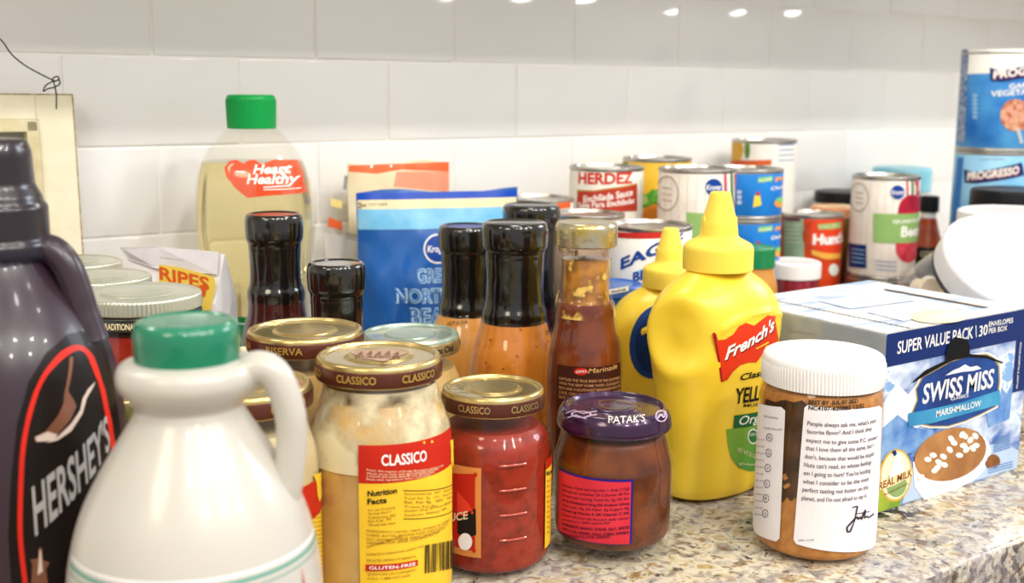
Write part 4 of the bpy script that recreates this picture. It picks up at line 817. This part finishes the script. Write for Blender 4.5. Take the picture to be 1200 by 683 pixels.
# ------------------------------------------------------------------ folded paper packet
A_ = at(152, 292, .895); B_ = at(263, 296, .855); n_ = Vector((B_.y-A_.y, -(B_.x-A_.x), 0)).normalized()
if n_.dot(CF) > 0: n_ = -n_
u_ = Vector((B_.x-A_.x, B_.y-A_.y, 0)); W_ = u_.length; u_.normalize(); mid = Vector(((A_.x+B_.x)/2, (A_.y+B_.y)/2, 0))
root = thing('paper_packet', 'white paper packet with yellow panel and orange letters, behind the silver-lidded jars', 'packet', mid)
H = .158; vs = []; th = .012
def pk(s_, z, o_): return u_*s_+n_*o_+Vector((0, 0, z))
hw = W_/2
vs = [pk(-hw, 0, th), pk(hw, 0, th), pk(hw, 0, -th), pk(-hw, 0, -th), pk(-hw, H*.80, th), pk(hw, H*.80, th), pk(hw, H*.80, -th), pk(-hw, H*.80, -th), pk(-hw, H, 0), pk(-hw*.4, H+.003, .001), pk(hw*.4, H+.005, 0), pk(hw, H+.004, 0), pk(-hw, H, -.0008), pk(-hw*.4, H+.003, 0), pk(hw*.4, H+.005, -.001), pk(hw, H+.004, -.0008)]
fs = [(0, 1, 5, 4), (1, 2, 6, 5), (2, 3, 7, 6), (3, 0, 4, 7), (0, 3, 2, 1), (4, 5, 11, 10, 9, 8), (6, 7, 12, 13, 14, 15), (5, 6, 15, 11), (7, 4, 8, 12), (8, 9, 13, 12), (9, 10, 14, 13), (10, 11, 15, 14)]
pobj('packet', vs, fs, mat('packet_paper', 'f1eff0', .5, col2='e6e3e6', scale=18), root, False)
fl = [pk(-hw*1.10, H+.0035, .006), pk(-hw*.3, H+.006, .004), pk(hw*.93, H+.006, .003), pk(hw*.99, H-.010, .0085), pk(-hw*.3, H-.010, .0075), pk(-hw*.95, H-.006, .004)]
pobj('top_flap', fl+[v-n_*.0006 for v in fl], [tuple(range(6)), tuple(range(6, 12))[::-1]]+[(i, i+6, (i+1) % 6+6, (i+1) % 6) for i in range(6)], mat('packet_flap', 'd9d6dc', .5), root, False)
FPk = Flat(mid, mid+n_*th, u_, (0, 0, 1)); FPk.n = n_; FPk.straight = True; pr = Print(FPk, .05); zz = lambda P: Z(120, 270, 6.83, P)
pr.poly(zz([(455, 272), (600, 290), (760, 330), (900, 372), (905, 440), (870, 640), (455, 700)]), mat('packet_yellow', 'f6d95a', .45), 1)
pr.text('RIPES', zz([(462, 388)])[0], zz([(860, 480)])[0], 15, mat('packet_orange', 'e3642a', .45), 2, .03)
pr.ell(zz([(812, 480)])[0], 3.2, 8, mat('packet_orange'), 3); pr.text('sealed pack', zz([(465, 222)])[0], zz([(660, 244)])[0], 2.2, GREY, 2); pr.build(root, 'printed_front')
# ------------------------------------------------------------------ cans
def can(label, x, y, z0, r, h, paper, group=None, art=None, side=None, name='food_can', cat='can', lab_t=.93):
    root = thing(name, label, cat, (x, y, z0), 0, group)
    lathe('tin_body', rp([(0, .0022), (r*.93, .0022), (r*.955, 0), (r*1.0, .0003, .0006), (r*1.0, .0028, .0006), (r*.975, .0035), (r*.975, h-.0035), (r*1.0, h-.0028, .0006), (r*1.0, h-.0003, .0006), (r*.955, h), (r*.93, h-.0030, .0006), (r*.80, h-.0030, .001), (r*.76, h-.0022, .001), (r*.55, h-.0022, .001), (r*.5, h-.0028), (0, h-.0028)]), SILVER, root, 64)
    S = Round((x, y, z0), [(r*.985, 0), (r*.985, h)])
    if paper:
        lathe('paper_label', [(r*.980, .0042), (r*.985, .0046), (r*.985, h-.0046), (r*.980, h-.0042)], paper, root, 64)
        if art: pr = Print(S, .004); art(pr, S); pr.build(root, 'label_print')
    return root, S
def support(x, y, r, h, z0=0, what='another can'):
    return can('plain labelled can standing under %s' % what, x, y, z0, r, h, mat('under_label', 'cfc6b4', .5, col2='b8a98f', scale=40))
def kroger_logo(pr, c, r): pr.ell(c, r, r*1.02, WHITE, 2); pr.ell(c, r*.92, r*.94, mat('logo_blue'), 3); pr.text('Kroger', (c[0]-r*.8, c[1]+r*.3), (c[0]+r*.8, c[1]+r*.25), r*.6, WHITE, 4, .02, .1)
def art_herdez(pr, S):
    zz = lambda P: Z(660, 170, 5.4545, P)
    pr.text('HERDEZ', zz([(100, 243)])[0], zz([(440, 240)])[0], 13, mat('herdez_red', 'd23325', .4), 2, .035)
    pr.poly(zz([(92, 288), (200, 290), (300, 275), (470, 245), (470, 420), (90, 405)]), mat('herdez_band', 'b53a28', .45), 1); pr.poly(zz([(92, 284), (200, 288), (300, 272), (470, 240), (470, 250), (300, 280), (200, 296), (92, 293)]), GOLDP, 2)
    pr.text('Enchilada Sauce', zz([(132, 365)])[0], zz([(440, 318)])[0], 8, WHITE, 3, .02); pr.text('Salsa Para Enchiladas', zz([(100, 402)])[0], zz([(450, 368)])[0], 7, WHITE, 3, .02)
    pr.poly(Z(660, 170, 5.4545, [(105, 130), (360, 135), (360, 150), (105, 148)]), mat('pale_sage', 'dfe3d6', .5), 1)
def put(px, py, d): q = at(px, py, d); return q.x, q.y, q.z
HZ = .209; x, y, z = put(711, 192, 1.157); can('white enchilada sauce can with red lettering, against the tiled wall', x, y, .0985, .038, HZ-.0985, mat('can_cream', 'ece7da', .5), art=art_herdez); support(x, y, .038, .0985, 0, 'the enchilada sauce can')
def art_corn(pr, S):
    zz = lambda P: Z(660, 170, 5.4545, P)
    pr.poly(zz([(380, 105), (412, 108), (415, 440), (385, 440)]), mat('leafy', '6f9a3c', .5, col2='3f7a2e', scale=120), 1)
    pr.poly(zz([(450, 345), (480, 310), (530, 315), (570, 280), (640, 290), (640, 380), (560, 400), (470, 400)]), mat('veg_green', '3f8f2e', .5, col2='7ab83f', scale=160), 2)
    pr.ell(zz([(485, 370)])[0], 5, 5, mat('veg_pale', 'b8d27a', .5), 3); pr.ell(zz([(520, 350)])[0], 4, 5, mat('veg_pale'), 3)
    pr.poly(zz([(510, 440), (530, 400), (580, 375), (640, 385), (640, 470), (510, 470)]), mat('veg_orange', 'e98a2a', .5), 3)
x, y, z = put(770, 184, 1.257); can('yellow vegetable can with green broccoli picture, behind the striped beet can', x, y, .101, .038, z-.101, mat('can_yellow', 'f0b92a', .45, col2='efc23f', scale=30), art=art_corn); support(x, y, .038, .101, 0, 'the yellow vegetable can')
STR = mat('can_stripes', 'e9e2d8', .5, col2='ddd3c8', scale=50)
STRL = mat('stripe_line', 'cdbfb2', .5); PINKB = mat('beet_stem', 'c23a5a', .5)
def beet_art(cx, top, right, scale, green=True):
    def f(pr, S):
        for k in range(-5, 7):
            s_ = k*.0085; pr.spoly([(s_, .006), (s_+.0004, .006), (s_+.0004, S.z1-.006), (s_, S.z1-.006)], STRL, 0)
        kroger_logo(pr, (cx+scale*.40, top+scale*.26), scale*.12)
        pr.ell((cx-scale*.20, top+scale*.34), scale*.15, scale*.23, mat('badge_brown', 'b09a86', .5), 1, hole=.92)
        for k in range(3): pr.line((cx-scale*.26, top+scale*(.26+.08*k)), (cx-scale*.14, top+scale*(.28+.08*k)), 1, mat('badge_brown'), 1)
        for k, (a, b) in enumerate(((.55, .50), (.63, .58), (.72, .62), (.80, .66), (.68, .70))): pr.line((cx+scale*a, top+scale*.08), (cx+scale*(b+.06), top+scale*.52), scale*.03, PINKB if k % 2 == 0 else GREEN, 1)
    return f
x, y, z = put(817, 196, 1.12); KZ = z
def art_k(pr, S):
    beet_art(800, 196, 0, 90)(pr, S); zz = lambda P: Z(660, 170, 5.4545, P); pr.poly(zz([(788, 428), (1100, 430), (1100, 600), (788, 600)]), LGREEN, 1)
can('white striped beet can with blue oval logo, behind the large mustard cap', x, y, .0985, .038, z-.0985, STR, art=art_k); support(x, y, .038, .0985, 0, 'the striped can behind the mustard cap')
# stack with pineapple picture can at the wall
x, y, z = put(896, 163, 1.345); y = min(y, -.045)
def art_pb(pr, S):
    pr.poly([(857, 165), (868, 163), (872, 176), (868, 188), (857, 188)], mat('pear_yellow', 'dcab3a', .5), 1); pr.ell((876, 175), 3, 11, mat('leafy'), 1); pr.poly([(855, 188), (904, 187), (904, 193), (855, 194)], mat('band_orange', 'd9602a', .5), 2)
    for k in range(4): pr.line((912, 170+k*6), (930, 169+k*6), 1.2, mat('fine_blue'), 1)
pz = z; can('cream can with pear picture and orange band, topmost of the stack at the wall', x, y, pz-.105, .038, .105, mat('can_white', 'ebe6dc', .5), art=art_pb); support(x, y, .038, pz-.105, 0, 'the cream pear can')
# blue pineapple cans
x, y, z = put(874, 196, 1.20); hb = z/4
BLC = mat('can_blue', '1f7fd0', .4, col2='1a70c2', scale=30)
def art_blue(yo):
    def f(pr, S):
        pr.poly([(888, 208+yo), (905, 206+yo), (905, 212+yo), (888, 214+yo)], mat('tag_green', '7cc06a', .5), 1); pr.text('IN JUICE', (889, 213+yo), (904, 211+yo), 3.2, WHITE, 2, .01)
        pr.text('Pine', (908, 213+yo), (925, 209+yo), 5, mat('ink_orange', 'f4a63a', .4), 2, .04); pr.text('Chunks', (903, 223+yo), (925, 219+yo), 4, WHITE, 2, .02)
        pr.poly([(884, 229+yo), (890, 228+yo), (892, 240+yo), (882, 243+yo)], mat('fruit_yellow', 'e9d23a', .5), 1); pr.ell((888, 227+yo), 2.2, 2.4, RED, 2)
        pr.ell((913, 238+yo), 6, 5, mat('bowl_orange', 'e09a3a', .5), 1); pr.ell((914, 234+yo), 5, 3, mat('tag_green'), 2)
        for k in range(3): pr.ell((866.5, 225+6*k+yo), 2.6, 2.2, WHITE, 1, hole=.5)
    return f
for k in range(4):
    lab = ['short blue fruit can at the bottom of its stack behind the green-capped bottle', 'short blue fruit can second from the bottom, hidden behind the mustard bottle', 'short blue fruit can second from the top, just above the green cap', 'short blue fruit can, topmost of the stack of blue cans'][k]
    can(lab, x, y, k*hb, .0395, hb-.0002, BLC, art=art_blue((3-k)*58) if k > 1 else None, group='blue fruit cans')
# Hunt's
x, y, z = put(952, 251, 1.30); x, y = 1.038, -.129; hz = z
def art_hunts(pr, S):
    zz = lambda P: Z(880, 200, 4.877, P)
    pr.poly(zz([(190, 262), (300, 270), (310, 640), (190, 640)]), mat('hunts_green', '8fae8a', .5, col2='a9c4a0', scale=60), 1); pr.poly(zz([(190, 262), (285, 272), (285, 290), (190, 280)]), mat('maroon', '7c3a5c', .5), 2)
    for k in range(5): pr.line(zz([(200, 310+24*k)])[0], zz([(285, 312+24*k)])[0], 1, mat('pale_sage'), 2)
    pr.ell(zz([(345, 370)])[0], 10, 17, mat('tomato_brown', 'c4502a', .5, col2='a83a1c', scale=90), 2)
    pr.poly(zz([(345, 290), (520, 290), (510, 480), (420, 470), (345, 440), (335, 350)]), mat('hunts_red', 'e0421f', .45), 3); pr.poly(zz([(380, 305), (510, 290), (512, 325), (385, 335)]), LGREEN, 4)
    pr.text('DICED', zz([(390, 330)])[0], zz([(500, 320)])[0], 4, CREAM, 5); pr.text("Hunt's", zz([(352, 418)])[0], zz([(518, 405)])[0], 11.5, WHITE, 5, .05)
    pr.poly(zz([(345, 450), (420, 470), (512, 470), (505, 500), (420, 505), (350, 480)]), mat('hunts_gold', 'eeb04a', .5), 4)
    pr.ell(zz([(470, 565)])[0], 5.5, 7, mat('pale_sage'), 4)
can("red tomato can with white script lettering, left of the tall beet can", x, y, .052, .0345, z-.052, mat('can_red', 'd9481f', .45, col2='c83c18', scale=40), art=art_hunts); support(x, y, .0345, .052, 0, 'the red tomato can')
# beets can
x, y, z = put(1039, 205, 1.285); bz = z-.114
def art_beets(pr, S):
    beet_art(1022, 206, 0, 74)(pr, S); zz = lambda P: Z(840, 140, 2.844, P)
    pr.ell(zz([(648, 310)])[0], 16, 21, mat('beet_red', 'b5213a', .45, col2='8d1730', scale=50), 2); pr.ell(zz([(635, 425)])[0], 14, 18, mat('beet_slice', 'b82338', .45, col2='d24a58', scale=90), 2)
    pr.poly(zz([(522, 312), (690, 308), (690, 405), (522, 408)]), LGREEN, 3); pr.text('Beets', zz([(612, 390)])[0], zz([(705, 383)])[0], 12, WHITE, 4, .03); pr.text('QUARTERED', zz([(585, 345)])[0], zz([(690, 337)])[0], 4, WHITE, 4, .02)
    pr.poly(zz([(442, 410), (500, 418), (500, 495), (442, 490)]), NAVY, 3)
    for k in range(4): pr.line(zz([(450, 430+14*k)])[0], zz([(495, 436+14*k)])[0], .9, LBLUE, 4)
    for k in range(3): pr.line(zz([(528, 470+14*k)])[0], zz([(600, 476+14*k)])[0], 1, mat('fine_blue'), 3)
can('tall beet can with green band and beet picture, right of the red tomato can', x, y, bz, .0375, .114, STR, art=art_beets)
can('brown-topped can standing under the tall beet can', x, y, 0, .040, bz-.0003, mat('brown_label', '6b4a35', .5))
# soup cans
x, y, z = put(1174, 61, 1.290); ph = z/3
SB1 = boxnoise('soup_blue', '1b66b8', '2d86cf', '5aa9dd', 14); SB2 = mat('soup_pale', '6fb3dd', .4, col2='9ccdea', scale=20)
def prog_text(pr, x0_, y0_, x1_, y1_):
    pr.poly([(x0_-4, y0_-13), (x0_+8, y0_-9), (x1_+4, y1_-13), (x1_+7, y1_+2), (x0_+10, y0_+4), (x0_-3, y0_+3)], mat('ribbon_navy', '1f2d66', .4), 3)
    pr.text('PROGRESSO', (x0_, y0_), (x1_, y1_), 9, WHITE, 5, .03); pr.text('PROGRESSO', (x0_+.8, y0_+.8), (x1_+.8, y1_+.8), 9.6, mat('ribbon_rust', 'a8552c', .4), 4, .05)
def art_p1(pr, S):
    pr.poly([(1127, 58), (1135, 58), (1131, 166), (1122, 166)], mat('strip_grey', 'a9b6c4', .5, col2='3e5f94', scale=220), 1); pr.poly([(1136, 59), (1230, 57), (1230, 84), (1134, 87)], WHITE, 1)
    prog_text(pr, 1164, 92, 1225, 82); pr.text('GARDEN', (1182, 104), (1215, 101), 6, WHITE, 4, .02); pr.text('VEGETABLE', (1161, 113), (1213, 109), 6.5, WHITE, 4, .02)
    pr.ell((1190, 135), 18, 19, mat('soup_bowl', 'b0522f', .45, col2='d8b08a', scale=160), 3); pr.line((1192, 150), (1197, 168), 4, mat('spoon', 'd6dbe0', .3, .5), 3)
    for (a, b) in ((1182, 128), (1194, 125), (1186, 142), (1197, 138), (1178, 138), (1190, 133)): pr.ell((a, b), 4, 3.5, mat('bean_pink', 'd99a86', .5), 4)
    for k in range(6): pr.ell((1143, 112+k*5), 3, 2, LBLUE, 2, hole=.4)
def art_p2(pr, S):
    prog_text(pr, 1134, 211, 1193, 203); pr.text('TRADITIONAL', (1147, 188), (1178, 187), 2.6, GREY, 3)
    pr.poly([(1122, 185), (1130, 184), (1124, 260), (1116, 260)], mat('soup_deep', '2d78c4', .4), 1)
can('blue soup can with white name panel and bowl picture, topmost of the soup stack', x, y, 2*ph, .0425, ph-.0003, SB1, art=art_p1)
can('pale blue soup can in the middle of the soup stack', x, y, ph, .0425, ph-.0003, SB2, art=art_p2); support(x, y, .0425, ph-.0003, 0, 'the two blue soup cans')
# eagle milk, silver can, green can
x, y, z = put(762, 263, 1.0); x, y = .675, -.262; x, y = at(762, 263, 1.005).x, at(762, 263, 1.005).y
def art_e(pr, S):
    zz = lambda P: Z(640, 140, 2.846, P); pr.poly(zz([(210, 370), (420, 372), (420, 392), (210, 388)]), mat('eagle_red', 'c8302c', .4), 1)
    pr.text('EAGLE', zz([(250, 500)])[0], zz([(455, 395)])[0], 13, mat('eagle_blue', '1e4799', .4), 2, .04); pr.text('BRAND', zz([(290, 540)])[0], zz([(430, 500)])[0], 11, mat('eagle_blue'), 2, .04)
    pr.poly(zz([(300, 505), (340, 490), (345, 500), (300, 520)]), LBLUE, 1)
zE = .1695; can('white milk can with blue arched letters and red stripe, beside the small mustard cap', x, y, .082, .037, zE-.082, mat('can_paper_white', 'f1eee8', .5), art=art_e); support(x, y, .037, .082, 0, 'the white milk can')
pr_ = None
x, y, z = put(690, 249, 1.075); can('silver-topped can between the marinade bottle and the enchilada can', x, y, .084, .034, z-.084, mat('can_tan', 'd9b9a0', .5)); support(x, y, .034, .084, 0, 'the silver-topped can')
x, y, z = put(627, 230, 1.135); x, y = .668, -.098
def art_g(pr, S):
    pr.poly([(600, 236), (668, 233), (668, 243), (600, 245)], mat('band_orange'), 1); pr.poly([(600, 246), (668, 244), (668, 330), (600, 330)], mat('label_mint', 'b9cf9a', .5), 1)
can('tin can with orange and mint label, behind the black-capped bottle and blue bag', x, y, .084, .0345, z-.084, mat('can_paper_white'), art=art_g); support(x, y, .0345, .084, 0, 'the orange and mint can')
# small blue tin
x, y, z = put(716, 328, .965)
root, S = can('small tin with blue lid, between the marinade bottle and the mustard bottles', x, y, 0, .026, z-.006, mat('tuna_blue', '1d56a8', .4))
l = lathe('plastic_lid', rp([(.0262, z-.0115), (.0275, z-.011, .001), (.0272, z-.0035, .0012), (.0245, z-.002, .001), (.023, z-.0035), (0, z-.0035)]), mat('lid_blue', '2360b4', .3, coat=.4), root)
SLb = Round((x, y, 0), [(.0275, z-.0118), (.0275, z-.003)]); pr = Print(SLb); pr.poly([(713, 338), (734, 334), (735, 340), (714, 344)], WHITE, 1); pr.text('tuna', (716, 342), (731, 339), 3.4, NAVY, 2, .02); pr.build(l)
# ------------------------------------------------------------------ other jars and bottles at the back
def plain_jar(name, label, px, py, d, rl, rb, lidm, body, lh=.013, H=None, xy=None, cat='jar', art=None, neck=.02, gl=True):
    x, y, z = put(px, py, d)
    if xy: x, y = xy
    H = H or z; root = thing(name, label, cat, (x, y, 0)); g = rp([(0, .002), (rb*.92, .001, .003), (rb, .010, .006), (rb, H-lh-neck, .008), (rl*.94, H-lh-.003, .006), (rl*.92, H-.002), (0, H-.002)])
    if gl: lathe('glass_jar', g, GL, root, 56)
    gi = [(r*(.965 if gl else 1), z_+.002) for r, z_ in g if z_ < H-lh*.9]; gi.append((0, gi[-1][1])); lathe('contents', gi, body, root, 56)
    l = lathe('lid', rp([(rl*.97, H-lh), (rl*1.0, H-lh, .001), (rl*1.0, H-.0015, .0018), (rl*.92, H, .001), (rl*.88, H-.001, .0006), (0, H-.001)]), lidm, root, 96, rib=lambda a, r, z_: .0002*math.cos(a*48) if H-lh < z_ < H-.003 else 0, ang=60)
    S = Round((x, y, 0), dens(g)); return root, S, l, (x, y, H)
BLK = mat('lid_black', '17181a', .35)
plain_jar('sauce_jar', 'small red jelly jar with white lid, in front of the red tomato can', 931, 305, 1.19, .0275, .0265, mat('lid_white', 'f3f0ee', .3, coat=.3), mat('jelly_red', '9c1230', .25, col2='7a0c24', scale=50, coat=.5), .017)
root, S, l, (x, y, H) = plain_jar('sauce_bottle', 'bottle with dark green cap, between the large mustard bottle and blue cans', 886, 288, 1.10, .0185, .023, mat('cap_dark_green', '12824a', .3, coat=.3), mat('amber_contents', 'c98a3a', .4), .020, cat='bottle')
plain_jar('sauce_jar', 'dark jar with cream and orange lid, behind the red tomato can', 968, 240, 1.395, .032, .033, mat('lid_cream_orange', 'f2dfae', .35, col2='e8742c', scale=30), mat('dark_relish', '5a3a1c', .4, col2='b7862a', scale=50), .012, xy=(1.112, -.103))
plain_jar('sauce_jar', 'jar with flat black lid, farthest back beside the tall beet can', 970, 221, 1.49, .033, .033, BLK, mat('pale_contents', 'cfc8bc', .4), .015, xy=(1.185, -.048))
root, S, l, (x, y, H) = plain_jar('spice_jar', 'wide glass jar with black lid, in front of the soup cans', 1190, 221, 1.222, .0450, .0435, BLK, mat('pale_contents'), .021, neck=.012, xy=None)
root, S, l, (x, y, H) = plain_jar('storage_jar', 'wide glass jar with white lid, below the black-lidded jar at right', 1192, 246, 1.122, .0550, .0520, mat('lid_white'), mat('jar_green', 'c8c9a8', .4, col2='b05a3a', scale=25), .018, neck=.008)
# hot sauce bottle
x, y, z = put(1092, 229, 1.37); x, y = at(1090, 229, 1.375).x, at(1090, 229, 1.375).y; root = thing('sauce_bottle', 'small orange sauce bottle with black cap and black label, right of the tall beet can', 'bottle', (x, y, 0)); H = z
g = smoothp([(.024, .003), (.0255, .01), (.0255, H*.42), (.023, H*.56), (.0135, H*.74), (.0085, H*.86), (.0085, H-.004)], 5); g = [(0, .003)]+g+[(0, H-.003)]
lathe('glass_bottle', g, GL, root, 48); lathe('sauce', [(r*.95, z_+.002) for r, z_ in g if z_ < H*.84]+[(0, H*.84)], mat('hot_sauce', 'b8501a', .35, col2='8f3410', scale=40, coat=.3), root, 48)
lathe('neck_band', [(.0092, H*.80), (.0092, H*.88)], WHITE, root, 32); lathe('cap', rp([(.010, H-.020), (.0115, H-.020, .001), (.011, H-.001, .002), (0, H)]), BLK, root, 48)
S = Round((x, y, 0), g); labl = band(S, -.035, .035, .02, S.inv(1092, 290)[1], BLACK, root); pr = Print(S); pr.text('COOPER', (1078, 300), (1104, 299), 6, CREAM, 2, .02); pr.build(labl)
# pale canister with teal top
x, y = at(1094, 205, 1.47).x, -.062; root = thing('canister', 'pale canister with teal top band, farthest right against the tiles', 'canister', (x, y, 0)); H = at(1094, 196, 1.5).z
lathe('canister_body', rp([(0, .001), (.034, .001, .002), (.036, .006, .003), (.036, H-.025), (0, H-.025)]), mat('canister_white', 'eeeae4', .4), root, 64)
lathe('canister_lid', rp([(.0365, H-.032), (.038, H-.031, .001), (.038, H-.002, .003), (.034, H, .002), (0, H)]), mat('teal_lid', '7cc8dc', .35, col2='a8dcea', scale=30), root, 64)
# ------------------------------------------------------------------ tilted tub with white lid
CX = Vector(at(1150, 318, .995)); CX = Vector(at(1178, 311, .975))
_v = ray(1178, 310).normalized(); _rr = (CR-_v*CR.dot(_v)).normalized(); _uu = _rr.cross(_v); ax = (_rr*.41+_uu*.69-_v*.60).normalized()
root = thing('plastic_tub', 'clear tub of coffee pods with big white lid, tipped over behind the cocoa box', 'tub', CX); root.rotation_euler = ax.to_track_quat('Z', 'X').to_euler()
TR = .0565; DT = .098
lathe('tub_body', rp([(0, -.126), (.042, -.124, .02), (.069, -.100, .03), (.0695, -.060, .03), (TR*.93, -.020, .012), (TR*.93, .0)]), glass('tub_plastic', (.97, .96, .95), 1.4, .12, 'f0ece6', .08, .3, 24), root, 72)
lathe('lid', rp([(TR*.985, -.014), (TR, -.014, .001), (TR, .0055, .003), (TR*.93, .0085, .002), (TR*.88, .0075, .002), (TR*.80, .0062, .001), (TR*.55, .0066, .002), (TR*.50, .0082, .002), (0, .0082)]), mat('lid_white'), root, 96)
lathe('lid_ring', rp([(TR*.985, -.019), (TR*1.0, -.0185, .0008), (TR*1.0, -.0155, .0008), (TR*.985, -.0150)]), mat('ring_dark', '4a4a52', .35), root, 96)
rnd = random.Random(11); podc = [mat('pod_white', 'f0edea', .5), mat('pod_yellow', 'ecdf8a', .5), mat('pod_purple', 'a3416e', .5), mat('pod_cream', 'f3e3c4', .5)]
tubrot = root.rotation_euler.to_matrix()
for k in range(18):
    for tr in range(40):
        a = rnd.uniform(0, 6.28); rr_ = .054*math.sqrt(rnd.random()); zq = rnd.uniform(-.095, -.040); lp = Vector((rr_*math.cos(a), rr_*math.sin(a), zq)); wp = CX+tubrot@lp
        if not any((wp-q).length < .022 for q in globals().setdefault('PODS', [])): break
    PODS.append(wp)
    col = podc[k % 4]; q = lathe('coffee_pod', rp([(0, -.009), (.0075, -.009, .001), (.0100, .007, .001), (.0118, .0078, .0004), (.0118, .009, .0004), (0, .009)]), col, None, 28); q.location = wp; q.rotation_euler = (rnd.uniform(0, 3), rnd.uniform(0, 3), 0)
    tag(q, ('white', 'yellow', 'purple', 'cream')[k % 4]+' coffee pod inside the tipped clear tub', 'coffee pod', 'coffee pods in the tub')
# ------------------------------------------------------------------ wooden frame and wire
q = at(92, 110, .845); xr = q.x; top = q.z; y = -.030; xr = at(92, 110, .8).x
kk = ray(90, 109); t_ = (-.028-CAM.y)/kk.y; q = CAM+kk*t_; xr, top = q.x, q.z
root = thing('picture_frame', 'chippy white wooden picture frame leaning on the tiles, far left', 'frame', (xr-.1155, -.030, 0)); root.rotation_euler = (R(-3.2), R(.4), 0); root.location.y = -.044
FW = mat('frame_paint', 'e9e3cb', .6, col2='e2dabd', scale=30, bump=.5, bscale=120); FE = mat('frame_edge_wear', '8a6a3c', .8, col2='cfc19c', scale=300, mix=.5)
h2 = .110
def rail(name, a0, a1, b0, b1, m, y0=0, y1=.018, par=root, bev=.001):
    bm = bmesh.new(); bx(bm, a0, a1, y0, y1, b0, b1, bev, 2); return bmobj(name, bm, m, par)
top_ = top; wst = .029; wt = .021
rail('stile', h2-wst, h2, 0, top_, FW); rail('stile', -h2, -h2+wst, 0, top_, FW); rail('rail', -h2+wst, h2-wst, top_-wt, top_, FW); rail('rail', -h2+wst, h2-wst, 0, wst, FW)
for a0, a1, b0, b1 in ((h2-.0004, h2+.0004, 0, top_), (-h2, h2, top_-.0004, top_+.0005)): rail('worn_edge', a0, a1, b0, b1, FE, -.0006, .018, bev=0)
mi = wst; mt = wt; mw = .009
for a0, a1, b0, b1 in ((h2-mi-mw, h2-mi+.001, mi, top_-mt), (-h2+mi-.001, -h2+mi+mw, mi, top_-mt), (-h2+mi, h2-mi, top_-mt-mw, top_-mt+.001), (-h2+mi, h2-mi, mi-.001, mi+mw)): rail('inner_moulding', a0, a1, b0, b1, mat('frame_inner', 'ddd4b4', .6, col2='c9bc92', scale=60), -.004, .012)
for a0, a1, b0, b1 in ((h2-mi-.0003, h2-mi+.0014, mi, top_-mt+.001), (-h2+mi, h2-mi, top_-mt, top_-mt+.0014)): rail('worn_edge', a0, a1, b0, b1, FE, -.0006, .002, bev=0)
rail('backing_panel', -h2+mi+mw-.001, h2-mi-mw+.001, mi+mw, top_-mt-mw+.001, mat('backing', '8f9288', .5, col2='a7aaa0', scale=12), .008, .012, bev=0)
def onp(px, py, yy): k_ = ray(px, py); return CAM+k_*((yy-CAM.y)/k_.y)
WI = mat('wire_dark', '1d1a18', .45, .4)
W0 = thing('hanging_wire', 'thin dark twisted wire tied to the top corner of the frame', 'wire', onp(65, 128, -.046))
off = Vector(W0.location)
def wp(P, yy=-.046): return [onp(a, b, yy)-off for a, b in P]
tube('wire', wp([(-6, 40), (4, 50), (14, 64), (30, 77), (46, 86), (58, 92), (65, 95), (69, 92), (67, 89.5), (62, 92), (64, 100), (66, 112), (66, 128)]), .00055, WI, W0, 8, 6)
tube('wire_twist', wp([(69, 93), (70, 98), (64, 102), (56, 104), (51, 107), (53, 101), (60, 96), (66, 95)], -.0475), .00055, WI, W0, 8, 6)
